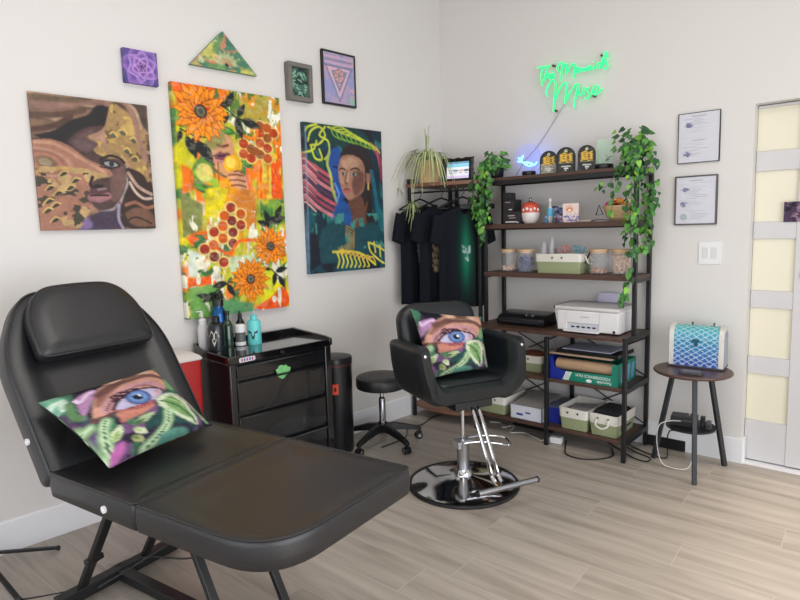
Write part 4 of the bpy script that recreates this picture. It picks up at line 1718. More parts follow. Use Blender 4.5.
# ---------------- garment rack in the corner
t = thing('garment_rack', 'black corner garment rack with reddish wood boards left of the shelves', 'clothes rack', (0, 0, 0))
for i, (x, y) in enumerate(((.022, -.45), (.571, -.315), (.10, -.03), (.165, -.03))):
    mb = MB()
    mb.box(x-.012, x+.012, y-.012, y+.012, 0, 1.84)
    mb.build('post', M_blkmetal, t, bevel=.002)
top = [(.005, -.02), (.005, -.475), (.03, -.478), (.30, -.455), (.44, -.41), (.575, -.345), (.575, -.02)]
mb = MB()
mb.prism(rounded(top, [.005, .005, .01, .1, .1, .02, .005]), 1.805, 1.832)
mb.build('top_board', M_walnut2, t, bevel=.002)
bot = [(.01, -.02), (.01, -.44), (.10, -.48), (.25, -.515), (.42, -.50), (.54, -.43), (.575, -.34), (.575, -.02)]
mb = MB()
mb.prism(rounded(bot, [.005, .02, .1, .1, .1, .06, .03, .005]), .085, .108)
mb.build('bottom_board', M_walnut2, t, bevel=.002)
mb = MB()
mb.tube([(.03, -.44, 1.765), (.565, -.320, 1.765)], .0075, 10)
mb.build('hanging_rail', M_blkmetal, t)
mb = MB()
mb.box(.012, .06, -.47, -.43, 1.834, 1.87)
mb.build('post_cap', M_blkplastic, t, bevel=.004)


# ---------------- hangers and shirts
M_hang = mat('black_hanger_plastic', (16, 16, 18), .3)


def rail(s_):
    return Vector((.03+(.555-.03)*s_, -.44+.105*s_, 1.765))


def shirt_art(kind):
    p = Paint(60, 84, 1.4, (17, 20, 28), None, kind+30)
    rnd = random.Random(kind)
    if kind == 1:
        for r in range(5):
            for c in range(6):
                x, y = 27+c*6.4, 52+r*8.6
                p.stroke([(x, y), (x+rnd.uniform(-2, 4), y+rnd.uniform(2, 6))], 4.2, (150, 134, 104), .8)
                p.stroke([(x, y+3), (x+4, y+3)], 2.2, (120, 110, 90), .7)
        p.ell((44, 66), 4.5, 3, (190, 190, 190), k=.7)
        for k in range(4):
            a = [(46+k*2, 50), (44+k*3, 36-k*2), (52+k*3, 34)]
            p.stroke(a, 2, (150, 150, 150), .8)
    elif kind == 0:
        for k in range(9):
            y = 50+k*7
            p.stroke([(34+k*1.5, y), (38+k*1.5+rnd.uniform(-3, 3), y+4)], 3.8, (176, 176, 184), .85)
            p.stroke([(46+k, y+8), (49+k, y+12)], 3, (150, 150, 160), .8)
    else:
        M = np.exp(-((p.X-52)/13)**2)*np.exp(-((p.Y-66)/42)**2)
        p.mix(M*.75, (18, 96, 74))
        M = np.exp(-((p.X-52)/6)**2)*np.exp(-((p.Y-66)/32)**2)
        p.mix(M*.5, (40, 150, 110))
        for k in range(4):
            y = 56+k*6
            p.stroke([(46, y), (58, y+rnd.uniform(-2, 2))], 1.6, (176, 196, 196), .8)
        p.stroke([(50, 62), (60, 56), (56, 74)], 1.8, (190, 210, 210), .8)
    return p


M_shirt = vmat('printed_cotton', .9, bump=.15, bs=300, spec=.2)


def shirt(kind, s_, ang, label, drop=0.0, sleeve=0):
    """hanging t-shirt: front faces local -y, width along x"""
    base = rail(s_)
    hz = .085+drop
    h = thing('clothes_hanger', 'black plastic hanger holding '+label[0], 'hanger', base, ang, 'black hangers on the rail')
    mb = MB()
    mb.tube([(.0, -.0, -.055), (0, 0, -.03), (.012, 0, -.018), (.016, 0, 0), (.011, 0, .011), (.0, 0, .016), (-.011, 0, .010), (-.014, 0, .001)], .0026, 8)
    mb.build('hook', M_blkmetal, h)
    mb = MB()
    mb.tube([(-.20, 0, -.13), (-.12, 0, -.092), (-.03, 0, -.058), (0, 0, -.05), (.03, 0, -.058), (.12, 0, -.092), (.20, 0, -.13)], .007, 8)
    mb.tube([(-.20, 0, -.13), (.20, 0, -.13)], .004, 6)
    mb.build('hanger_bar', M_hang, h)
    p = shirt_art(kind)
    C = p.C
    W, H = .19, .76
    nx, nz = 31, 41
    o = Vector(base)+Vector((0, 0, -hz-.0))
    vs, cs, fs = [], [], []
    for side in (0, 1):
        off = len(vs)
        for j in range(nz):
            v = j/(nz-1)
            for i in range(nx):
                u = 2*i/(nx-1)-1
                x = u*W*(1+.05*v)
                top = -.075*abs(u)**1.2 if abs(u) > .3 else (-.075*.3**1.2-(.055 if side == 0 else .022)*math.cos(u/.3*PI/2))
                z = top*(1-v)-H*v
                dep = .028*(1-abs(u)**3)**.5*(1 if side == 0 else -1)+.012*math.sin(u*9+kind*2)*v+.010*math.sin(u*17+kind)*v**1.5
                vs.append((x, -dep, z))
                if side == 0:
                    jj = int((-z)/H*83)
                    cs.append(C[min(83, max(0, jj)), int((u+1)/2*59)])
                else:
                    cs.append(lin((16, 18, 24)))
        for j in range(nz-1):
            for i in range(nx-1):
                a = off+j*nx+i
                fs.append((a, a+nx, a+nx+1, a+1))
    # join sides
    n1 = nx*nz
    for j in range(nz-1):
        for e in (0, nx-1):
            a = j*nx+e
            fs.append((a, a+nx, a+nx+n1, a+n1))
    mb = MB()
    mb.add(vs, fs, cs)
    sh_ = thing('t_shirt', label[1], 't-shirt', o, ang)
    mb.build('body', M_shirt, sh_, ang=60)
    for sgn in (-1, 1):
        mb = MB()
        ring = []
        for k in range(7):
            f = k/6
            cx = sgn*(W-.03+.05*f)
            cz = -.09-.20*f**1.1
            rr = .085-.012*f
            for m_ in range(14):
                a = 2*PI*m_/14
                dx = rr*math.cos(a)
                ring.append((cx+dx*.80*sgn-.0, .026*math.sin(a)*(1+.3*f), cz+dx*.30*(1)))
        ff = [(k*14+m_, k*14+(m_+1) % 14, (k+1)*14+(m_+1) % 14, (k+1)*14+m_) for k in range(6) for m_ in range(14)]
        mb.add(ring, ff, [lin((18, 20, 28))]*len(ring))
        mb.build('sleeve', M_shirt, sh_, ang=60)
    mb = MB()
    pts = []
    for k in range(24):
        a = 2*PI*k/24
        u = .3*math.cos(a)
        fr = math.sin(a) < 0
        z = -.075*.3**1.2-(.055 if fr else .022)*math.cos(u/.3*PI/2)
        pts.append((u*W, -.028*(1 if fr else -1)*abs(math.sin(a))**.3, z))
    mb.tube(pts, .006, 6, closed=True)
    mb.build('collar', mat('black_ribbed_collar', (14, 15, 20), .9), sh_)
    return h, sh_


shirt(0, .14, math.radians(76), ('the leftmost shirt', 'leftmost black t-shirt with white writing down the side'))
shirt(1, .48, math.radians(66), ('the skull print shirt', 'black t-shirt with a faded gold lettered print on the chest'))
shirt(2, .80, math.radians(58), ('the green streaked shirt', 'black t-shirt with a green glow streak down the front'), .02)
t = thing('trouser_hanger', 'black clip hanger hung behind the green streaked shirt', 'hanger', rail(.96), math.radians(60))
mb = MB()
mb.tube([(0, 0, -.10), (0, 0, -.02), (.012, 0, -.012), (.014, 0, 0), (0, 0, .014), (-.012, 0, .006)], .0026, 8)
mb.build('hook', M_steel, t)
mb = MB()
mb.box(-.11, .17, -.008, .008, -.14, -.105)
mb.build('hanger_bar', M_hang, t, bevel=.004)
for x in (-.03, .03):
    mb = MB()
    mb.box(x-.012, x+.012, -.012, .012, -.12, -.07)
    mb.build('clip', M_hang, t, bevel=.003)

# ---------------- spider plant
pp = at(427, 184, 'z', 1.832)
pp = Vector((.165, -.36, 1.832))
pp.x = .15
t = thing('spider_plant', 'spider plant with arching pale leaves in a woven pot on the garment rack', 'potted plant', pp)
M_woven = mat('woven_straw_pot', (196, 168, 120), .7, var=.25, vs=70, bump=.6, bs=120)
mb = MB()
mb.lathe([(.0, .0), (.074, .0), (.078, .006), (.084, .03), (.094, .15), (.097, .168), (.090, .170), (.086, .15), (.0, .145)], n=36)
mb.build('pot', M_woven, t, ang=50)
mb = MB()
mb.lathe([(.0, -.001), (.078, -.001), (.084, .01), (.082, .016), (.07, .014)], n=36)
mb.build('saucer', mat('pale_wood_saucer', (206, 178, 140), .5), t)
rnd = random.Random(8)


def blade(mb, p0, d, L, w_, lift, droop, n=10):
    pts = []
    p = Vector(p0)
    for k in range(n+1):
        f = k/n
        q = p0+Vector((d[0]*L*f, d[1]*L*f, lift*math.sin(min(f*1.5, 1)*PI/2)-droop*f**2.2))
        pts.append(q)
    side = Vector((-d[1], d[0], 0)).normalized()
    vs, fs, cs = [], [], []
    for k, q in enumerate(pts):
        f = k/n
        ww = w_*(math.sin(PI*min(.97, .12+.86*f))**.6)
        vs += [q-side*ww/2+Vector((0, 0, .002)), q, q+side*ww/2+Vector((0, 0, .002))]
        g = rnd.uniform(.9, 1.1)
        e = lin((216, 220, 170))*g
        cs += [lin((96, 128, 62))*g, e, lin((110, 140, 74))*g]
    for k in range(n):
        a = k*3
        fs += [(a, a+1, a+4, a+3), (a+1, a+2, a+5, a+4)]
    mb.add(vs, fs, cs)


mb = MB()
for k in range(60):
    a = rnd.uniform(0, 2*PI)
    r = rnd.uniform(0, .04)
    L = rnd.uniform(.10, .30)
    blade(mb, Vector((r*math.cos(a), r*math.sin(a), .135)), (math.cos(a), math.sin(a)), L, rnd.uniform(.010, .016), rnd.uniform(.10, .20), rnd.uniform(.18, .38) if L > .12 else .1)
for k in range(7):
    a = rnd.uniform(0, 2*PI)
    blade(mb, Vector((-.02, 0, .14)), (math.cos(a), math.sin(a)), .03, .014, rnd.uniform(.2, .3), .0)
M_blade = vmat('variegated_blades', .5)
mb.build('foliage', M_blade, t, ang=80)


def pup(loc, n, s_, name='plantlet'):
    mb = MB()
    for k in range(n):
        a = rnd.uniform(0, 2*PI)
        blade(mb, Vector(loc), (math.cos(a), math.sin(a)), rnd.uniform(.03, .08)*s_, .008, rnd.uniform(.0, .04), rnd.uniform(.03, .12)*s_)
    mb.build(name, M_blade, t, ang=80)


# runners and plantlets hanging over the front
for (dx, dy, z0, cnt, s_) in ((-.17, -.16, -.05, 16, .9), (-.05, -.16, -.16, 34, 1.2), (-.035, -.158, -.24, 24, 1.1)):
    mb = MB()
    mb.tube(smooth_path([(0, 0, .14), (dx*.6, dy*.7, .19), (dx*.95, dy, .10), (dx, dy, z0)], 6), .002, 6)
    mb.build('runner', mat('pale_runner', (200, 200, 150), .6), t)
    pup((dx, dy, z0), cnt, s_)
mb = MB()
mb.tube(smooth_path([(.02, -.06, .14), (.05, -.15, .10), (.055, -.16, .0), (.05, -.158, -.08)], 6), .002, 6)
mb.build('runner', MATS['pale_runner'], t)
mb = MB()
mb.tube(smooth_path([(0, 0, .15), (-.01, .0, .28), (.0, -.01, .36)], 6), [.004]*12+[.001], 6)
mb.build('stem', MATS['pale_runner'], t)

# ---------------- ornate digital frame on the garment rack
p = Paint(50, 34, .68, (226, 226, 236), None, 3)
p.stroke([(0, 4), (100, 4)], 10, (90, 140, 170), smooth=False)
p.stroke([(0, 16), (100, 16)], 13, (130, 196, 220), smooth=False)
for k in range(4):
    p.stroke([(10+k*24, 36), (24+k*24, 36)], 9, ((190, 190, 190), (120, 140, 150), (200, 170, 150), (90, 100, 100))[k], smooth=False)
    p.stroke([(10+k*24, 46), (22+k*24, 46)], 3, (130, 130, 140), smooth=False)
p.stroke([(0, 62), (100, 62)], 10, (206, 190, 226), smooth=False)
t = thing('desk_display', 'black ornate photo frame with a lit screen beside the spider plant', 'display', (.345, -.262, 1.833), math.radians(14))
W, H = .245, .18
mb = MB()
edge = []
for k in range(48):
    a = 2*PI*k/48
    x, z = math.cos(a), math.sin(a)
    m_ = max(abs(x), abs(z))
    x, z = x/m_, z/m_
    wob = .004*math.cos(12*a)+(.008 if abs(abs(x)-1) < .15 and abs(abs(z)-1) < .15 else 0)
    edge.append((x*(W/2+wob), H/2+z*(H/2+wob)))
n = len(edge)
inn = [(max(-W/2+.036, min(W/2-.036, x*.72)), H/2+max(-H/2+.030, min(H/2-.030, (z-H/2)*.72))) for x, z in edge]
vs = [(x, 0, z) for x, z in edge]+[(x, -.016, z) for x, z in edge]+[(x*.9, -.022, H/2+(z-H/2)*.9) for x, z in edge]+[(x, -.008, z) for x, z in inn]
fs = []
for r in range(3):
    for k in range(n):
        fs.append((r*n+k, r*n+(k+1) % n, (r+1)*n+(k+1) % n, (r+1)*n+k))
fs.append(tuple(range(n))[::-1])
fs.append(tuple(3*n+k for k in range(n)))
mb.add(vs, fs)
mb.build('frame', mat('black_carved_frame', (14, 14, 15), .35), t, ang=30)
canvas('screen', W-.068, H-.056, .003, p, vmat('lit_screen', .3, em=.55), None, None, (0, -.0075, H/2), 0, parent=t)
t.rotation_euler = (math.radians(-6), 0, math.radians(14))

# ---------------- small things on the boards
def shelf_x(u, y, z):
    lo, hi = -.5, 3
    for _ in range(40):
        m_ = (lo+hi)/2
        P = Vector((m_, y, z))-Vector((CX, CY, CZ))
        if 400+FPX*P.dot(Rr)/P.dot(Fw) < u:
            lo = m_
        else:
            hi = m_
    return m_


def lathe_thing(name, label, cat, loc, parts, group=None, sx=1, sy=1, rz=0):
    t = thing(name, label, cat, loc, rz, group)
    for nm, prof, m, *rest in parts:
        mb = MB()
        mb.lathe(prof, (0, 0, 0), 28, sx, sy)
        o = mb.build(nm, m, t, ang=45)
        if rest:
            tag(o, rest[0])
    return t


# lit acrylic lamp with a tail
z = ZT[0]
lx = shelf_x(529, -.16, z)
t = thing('acrylic_lamp', 'round clear acrylic night lamp glowing blue with a mermaid tail', 'lamp', (lx, -.16, z), math.radians(25))
mb = MB()
mb.lathe([(.0, .0), (.046, .0), (.048, .004), (.048, .034), (.044, .038), (.0, .038)], n=36)
mb.build('base', M_blkplastic, t)
mb = MB()
mb.box(-.03, .03, -.003, .003, .0385, .0395)
mb.build('light_strip', mat('blue_light_strip', (80, 120, 255), .4, em=6), t)
mb = MB()
pl = [(.095*math.cos(a)+(-.01), .135+.095*math.sin(a)) for a in np.linspace(-PI/2+.3, 3*PI/2-.3, 40)]+[(-.03, .036), (.01, .036)]
mb.prism(pl, -.003, .003, 'y')
mb.build('acrylic_disc', mat('blue_tinted_acrylic', (150, 170, 255), .1, alpha=.13, em=.22, emc=(110, 120, 255)), t)
mb = MB()
for P_ in ([(-.055, .115), (-.03, .09), (.0, .075), (.04, .082), (.055, .10)], [(-.055, .115), (-.075, .135), (-.06, .12)], [(-.055, .115), (-.04, .15), (-.055, .13)], [(-.035, .10), (-.01, .10), (.03, .088)], [(-.02, .085), (.0, .098), (.02, .082)], [(-.05, .105), (-.08, .11)]):
    mb.tube(smooth_path([(x, -.0045, z_) for x, z_ in P_], 4), .0035, 6)
mb.build('engraved_tail', mat('glowing_engraving', (120, 210, 255), .4, em=5, emc=(90, 200, 255)), t)
pl_ = bpy.data.lights.new('blue_lamp_glow', 'POINT')
pl_.energy = .55
pl_.color = (.15, .22, 1)
pl_.shadow_soft_size = .04
o = bpy.data.objects.new('blue_lamp_glow', pl_)
COL.objects.link(o)
o.location = (lx-.01, -.11, z+.12)

# three arch-topped packs
M_pack = vmat('printed_pack_card', .35)
for k, (u, pale, wd, lb) in enumerate(((549, True, .112, 'leftmost of the three arch-topped packs, pale lower half, beside the blue lamp'), (566, False, .118, 'middle arch-topped black and gold pack, overlapping the pale one'), (586.5, False, .105, 'rightmost arch-topped black and gold pack, standing apart from the other two'))):
    y = -.215-.012*(k == 1)
    x = shelf_x(u, y, ZT[0])
    Hh, D_ = .152+.01*(k > 0), .035
    t = thing('mask_pack', lb, 'package', (x, y, ZT[0]), math.radians(18 if k < 2 else 24), 'arch-topped black and gold packs')
    p = Paint(40, 56, 1.4, (24, 24, 26), None, 40+k)
    p.blot((60, 56, 44), 10, 10, .6, .05)
    if pale:
        p.mix((p.Y > 75)*.85, (170, 166, 150))
        p.blot((110, 108, 96), 10, 8, .55, .05, mask=(p.Y > 75))
    rnd2 = random.Random(k)
    for q_ in range(5):
        y0_ = 36+q_*10
        p.stroke([(20-q_, y0_+4), (40, y0_-5), (60, y0_+4), (82, y0_-3)], 6, (236, 190, 60))
        p.stroke([(24, y0_+6), (50, y0_+1), (76, y0_+5)], 2, (120, 80, 20))
    p.ell((50, 18), 9, 9, (216, 206, 170))
    p.stroke([(50, 12), (50, 24)], 3, (40, 40, 40), smooth=False)
    p.stroke([(12, 84), (88, 84)], 3, (150, 140, 90), smooth=False)
    p.stroke([(28, 104), (72, 104)], 7, (210, 206, 200), smooth=False)
    p.stroke([(40, 116), (60, 116)], 6, (226, 222, 214), smooth=False)
    p.stroke([(47, 126), (53, 126)], 5, (200, 196, 190), smooth=False)
    nx_, nz_ = 22, 40
    vs, cs, fs = [], [], []
    R_ = wd/2
    for side in (0, 1):
        for j in range(nz_):
            zz = Hh*(1-j/(nz_-1))
            zc = Hh-R_
            hw = R_ if zz < zc else math.sqrt(max(R_*R_-(zz-zc)**2, 0))*.999+.0005
            for i in range(nx_):
                f = 2*i/(nx_-1)-1
                vs.append((hw*f, -D_/2 if side == 0 else D_/2, zz))
                u_ = (hw*f/R_+1)/2
                cs.append(p.C[int((1-zz/Hh)*55), int(u_*39)] if side == 0 else lin((30, 30, 32)))
    N1 = nx_*nz_
    for sd in (0, 1):
        for j in range(nz_-1):
            for i in range(nx_-1):
                a = sd*N1+j*nx_+i
                fs.append((a, a+nx_, a+nx_+1, a+1))
    bdr = [j*nx_ for j in range(nz_)]+[(nz_-1)*nx_+i for i in range(1, nx_)]+[j*nx_+nx_-1 for j in range(nz_-2, -1, -1)]
    for a, b_ in zip(bdr, bdr[1:]):
        fs.append((a, b_, b_+N1, a+N1))
    for i in range(nx_-1):
        fs.append((i, i+1, i+1+N1, i+N1))
    mb = MB()
    mb.add(vs, fs, cs)
    mb.build('pack_body', M_pack, t, ang=40)
    mb = MB()
    rim = [(R_*math.cos(a), -D_/2, Hh-R_+R_*math.sin(a)) for a in np.linspace(0, PI, 20)]
    mb.tube([(R_, -D_/2, 0)]+rim+[(-R_, -D_/2, 0)], .0035, 6)
    mb.build('pack_rim', M_blkplastic, t)

# unlit acrylic lamp
lx = shelf_x(604, -.17, ZT[0])
t = thing('acrylic_lamp', 'unlit rectangular acrylic night lamp on a black base beside the right ivy', 'lamp', (lx, -.17, ZT[0]), math.radians(10))
mb = MB()
mb.lathe([(.0, .0), (.056, .0), (.058, .004), (.058, .034), (.054, .038), (.0, .038)], n=36)
mb.build('base', M_blkplastic, t)
mb = MB()
mb.prism(rounded([(-.055, .036), (.055, .036), (.062, .19), (-.045, .20)], .01), -.003, .003, 'y')
mb.build('acrylic_panel', mat('green_tinted_acrylic', (190, 240, 205), .08, alpha=.22), t)
mb = MB()
rnd2 = random.Random(2)
for k in range(8):
    a = rnd2.uniform(0, 6)
    mb.tube([(.02, -.004, .07), (.02+.028*math.cos(a), -.004, .075+.028*math.sin(a))], .0013, 5)
mb.build('engraving', mat('dark_engraving', (60, 70, 70), .5), t)


# ---------------- ivy plants
def ivy(loc, label, pot_h, strands, dens, seed, crown):
    rnd = random.Random(seed)
    t = thing('trailing_ivy', label, 'potted plant', loc)
    mb = MB()
    mb.lathe([(.0, .0), (.042, .0), (.045, .005), (.058, pot_h), (.054, pot_h), (.05, pot_h-.01), (.0, pot_h-.012)], n=28)
    mb.build('pot', M_blkplastic, t)
    st_mb = MB()
    lf = MB()

    def leaf(p, nrm, up, s_):
        n_ = Vector(nrm).normalized()
        u_ = Vector(up)
        u_ = (u_-n_*u_.dot(n_)).normalized()
        r_ = u_.cross(n_)
        out = [(0, 0, 0), (.28, -.12, .05), (.5, .12, .02), (.42, .48, -.03), (.2, .82, -.07), (0, 1.12, -.16), (-.2, .82, -.07), (-.42, .48, -.03), (-.5, .12, .02), (-.28, -.12, .05), (0, .45, -.09)]
        vs = [Vector(p)+(r_*x*.95+u_*y+n_*z)*s_ for x, y, z in out]
        g = rnd.uniform(.62, 1.25)
        base = (lin((50, 104, 42)), lin((76, 136, 48)), lin((32, 78, 38)), lin((112, 164, 54)))[rnd.choice((0, 0, 1, 1, 2, 2, 3))]*g
        cs = [base*(1.0 if k != 10 else 1.25) for k in range(11)]
        fs = [(10, i, i+1) for i in range(0, 9)]+[(10, 9, 0)]
        lf.add(vs, fs, cs)
    for pts, spread, cnt in strands:
        sp = smooth_path(pts, 10)
        st_mb.tube(sp, .0018, 5)
        for k in range(int(cnt*dens*1.6)):
            f = rnd.random()
            p = sp[min(len(sp)-1, int(f*len(sp)))]
            a = rnd.uniform(0, 2*PI)
            r = spread*rnd.random()**.6
            q = p+Vector((r*math.cos(a), r*math.sin(a)*.8, rnd.uniform(-.02, .02)))
            nrm = Vector((math.cos(a)*.7+.25, math.sin(a)*.5-.75, rnd.uniform(.1, .8)))
            leaf(q, nrm, (rnd.uniform(-.7, .7), rnd.uniform(-.4, .2), -1), rnd.uniform(.024, .042))
    for k in range(int(crown[0]*1.5)):
        a = rnd.uniform(0, 2*PI)
        r = crown[1]*rnd.random()**.5
        q = Vector((r*math.cos(a), r*math.sin(a)*.8, pot_h+rnd.uniform(-.02, crown[2])))
        if q.z+loc[2] < 1.9 and q.y+loc[1] > -.05:
            continue
        leaf(q, (math.cos(a)*.5+.2, math.sin(a)*.5-.6, .6), (math.cos(a), math.sin(a), rnd.uniform(-.5, .8)), rnd.uniform(.028, .046))
    st_mb.build('vines', mat('green_stems', (74, 98, 50), .6), t)
    lf.build('foliage', vmat('ivy_leaves', .45, spec=.5), t, ang=25)
    return t


ly = -.20
x0 = shelf_x(497, ly, ZT[0])
ivy((x0, ly, ZT[0]), 'trailing ivy hanging down between the t-shirts and the left end of the shelves', .09,
    [([(0, 0, .09), (-.02, -.06, .13), (-.06, -.14, .02), (-.06, -.15, -.2), (-.05, -.15, -.36)], .055, 60),
     ([(0, 0, .09), (.03, -.07, .12), (-.01, -.14, .02), (-.02, -.15, -.15), (-.015, -.15, -.30)], .055, 60),
     ([(0, 0, .09), (-.05, -.06, .12), (-.10, -.13, .0), (-.11, -.14, -.12), (-.10, -.14, -.22)], .045, 40),
     ([(0, 0, .09), (.02, -.06, .1), (.02, -.13, -.02), (.0, -.14, -.12)], .045, 24),
     ([(0, 0, .09), (-.03, -.10, .06), (-.045, -.15, -.25), (-.035, -.15, -.46)], .022, 24)],
    1.0, 3, (46, .085, .10))
x1_ = shelf_x(632, -.17, ZT[0])
ivy((x1_, -.17, ZT[0]), 'trailing ivy hanging down the right end of the shelves', .10,
    [([(0, 0, .1), (.05, -.03, .15), (.10, -.04, .02), (.11, -.03, -.3), (.10, -.05, -.5)], .05, 84),
     ([(0, 0, .1), (.04, -.08, .12), (.06, -.15, .02), (.055, -.16, -.25), (.06, -.16, -.55)], .05, 92),
     ([(0, 0, .1), (.08, -.03, .16), (.14, -.05, .05), (.15, -.04, -.15), (.14, -.05, -.30)], .035, 34),
     ([(0, 0, .1), (.06, -.08, .1), (.09, -.16, -.1), (.075, -.17, -.5), (.05, -.17, -.74), (.0, -.17, -.84)], .03, 56),
     ([(0, 0, .1), (-.03, -.08, .08), (-.04, -.15, -.03), (-.10, -.17, -.12), (-.14, -.17, -.10)], .018, 9),
     ([(0, 0, .1), (-.02, -.08, .08), (-.02, -.15, -.05), (-.05, -.17, -.2), (-.06, -.17, -.27)], .025, 14)],
    1.0, 9, (60, .11, .14))
# ================================================================== SECOND BOARD
Z2, Z3, Z4, Z5, Z6 = ZT[1], ZT[2], .788, .468, .134


def box_thing(name, label, cat, u0, u1, y0, y1, z0, h, m, rz=0, lines=None, group=None, bev=.002):
    xa, xb = shelf_x(u0, y0, z0), shelf_x(u1, y0, z0)
    t = thing(name, label, cat, ((xa+xb)/2, (y0+y1)/2, z0), rz, group)
    w_, d_ = (xb-xa)/2, abs(y1-y0)/2
    mb = MB()
    mb.box(-w_, w_, -d_, d_, 0, h)
    mb.build('carton', m, t, bevel=bev)
    if lines:
        for i, (fx0, fx1, fz0, fz1, mm) in enumerate(lines):
            mb = MB()
            mb.box(-w_+2*w_*fx0, -w_+2*w_*fx1, -d_-.0008, -d_, h*fz0, h*fz1)
            mb.build('printed_line', mm, t)
    return t


M_blkcard = mat('matt_black_card', (34, 32, 36), .5)
M_ink = mat('pale_pink_ink', (186, 160, 166), .5)
M_whink = mat('white_ink', (220, 220, 220), .5)
xx = box_thing('gift_box', 'black product box with white printed line, bottom of the stack by the left ivy', 'box', 503, 520, -.26, -.12, Z2, .088, M_blkcard, lines=[(.15, .8, .12, .2, M_whink), (.82, .9, .06, .16, M_whink), (.3, .7, .62, .7, M_ink), (.35, .75, .45, .5, M_ink)])
box_thing('gift_box', 'middle black product box of the stack by the left ivy', 'box', 503, 513.5, -.25, -.14, Z2+.088, .085, M_blkcard, lines=[(.2, .7, .75, .8, M_ink), (.55, .85, .12, .2, M_whink)])
box_thing('gift_box', 'small topmost black product box of the stack by the left ivy', 'box', 503, 510, -.24, -.16, Z2+.173, .05, M_blkcard)

x = shelf_x(530.5, -.19, Z2)
t = thing('ornament_jar', 'round glass jar of red and white ornaments on the second board', 'jar', (x, -.19, Z2))
M_wb = mat('frosted_white_glass', (226, 218, 214), .3, var=.12, vs=40)
mb = MB()
mb.lathe([(.0, .0), (.04, .0), (.058, .02), (.066, .06), (.066, .075)], n=32)
mb.build('lower_body', M_wb, t)
mb = MB()
mb.lathe([(.066, .075), (.067, .09), (.062, .12), (.05, .138), (.03, .148), (.0, .152)], n=32)
mb.build('upper_body', mat('red_orange_glaze', (206, 84, 62), .3, var=.5, vs=26), t)
for k in range(5):
    a = -1.9+k*.42
    mb = MB()
    mb.ball((.063*math.cos(a), .063*math.sin(a), .094+.008*(k % 2)), .012, .007, .012, 10)
    mb.build('pale_dot', M_wb, t)
mb = MB()
mb.lathe([(.012, .15), (.014, .155), (.008, .16), (.007, .168), (.010, .176), (.0, .182)], n=16)
mb.build('knob', M_steel, t)

x = shelf_x(550, -.2, Z2)
t = thing('mini_bottle', 'small clear bottle with a blue label on the second board', 'bottle', (x, -.20, Z2))
mb = MB()
mb.lathe([(.0, .0), (.018, .0), (.019, .01), (.019, .09), (.009, .115), (.009, .15), (.0, .152)], n=20)
mb.build('body', mat('pale_clear_plastic', (206, 214, 216), .12, alpha=.75), t)
mb = MB()
mb.lathe([(.0195, .045), (.0197, .05), (.0197, .095), (.0195, .098)], n=20)
mb.build('label_band', mat('blue_label', (80, 170, 206), .5, var=.2, vs=60), t)
mb = MB()
mb.lathe([(.010, .15), (.010, .166), (.0, .167)], n=16)
mb.build('cap', M_whink, t)


def card(u, y, wd, hh, seed, cols, label, rz=12):
    p = Paint(30, 30, hh/wd, cols[0], None, seed)
    for k, c in enumerate(cols[1:]):
        p.blot(c, 24-k*4, 20, .52, .06)
    t = canvas('greeting_card', wd, hh, .006, p, M_paper, label, 'card', (shelf_x(u, y, Z2), y, Z2+hh/2), math.radians(rz))
    return t


card(557, -.13, .10, .115, 3, [(96, 120, 170), (150, 60, 90), (60, 60, 80), (206, 196, 206)], 'blue and crimson patterned card leaning behind the small bottle')
c_ = Paint(40, 50, 1.2, (226, 206, 200), None, 8)
c_.blot((110, 120, 176), 18, 12, .5, .05, mask=(c_.Y > 66))
c_.ell((42, 34), 24, 24, (214, 130, 80))
c_.ell((42, 34), 18, 18, (240, 220, 206))
c_.stroke([(28, 40), (42, 26), (56, 40)], 8, (190, 100, 50))
canvas('greeting_card', .105, .125, .03, c_, M_paper, 'cream card with an orange round emblem on the second board', 'card', (shelf_x(571.5, -.19, Z2), -.19, Z2+.0625), math.radians(14))
for k, (u, cc, lb) in enumerate(((546, (60, 110, 150), 'tiny blue figure in front of the small bottle'), (554.5, (60, 66, 80), 'tiny dark grey figure left of the orange emblem card'), (560.5, (110, 90, 120), 'tiny mauve figure touching the orange emblem card'))):
    t = thing('figurine', lb, 'figurine', (shelf_x(u, -.245, Z2), -.245, Z2))
    mb = MB()
    mb.lathe([(.0, .0), (.013, .0), (.014, .006), (.010, .022), (.0, .03)], n=14)
    mb.build('body', mat('figure_paint_%d' % k, cc, .4), t)
    mb = MB()
    mb.ball((0, 0, .037), .0105, n=12)
    mb.build('head', mat('figure_head_%d' % k, tuple(min(255, c+60) for c in cc), .4), t)

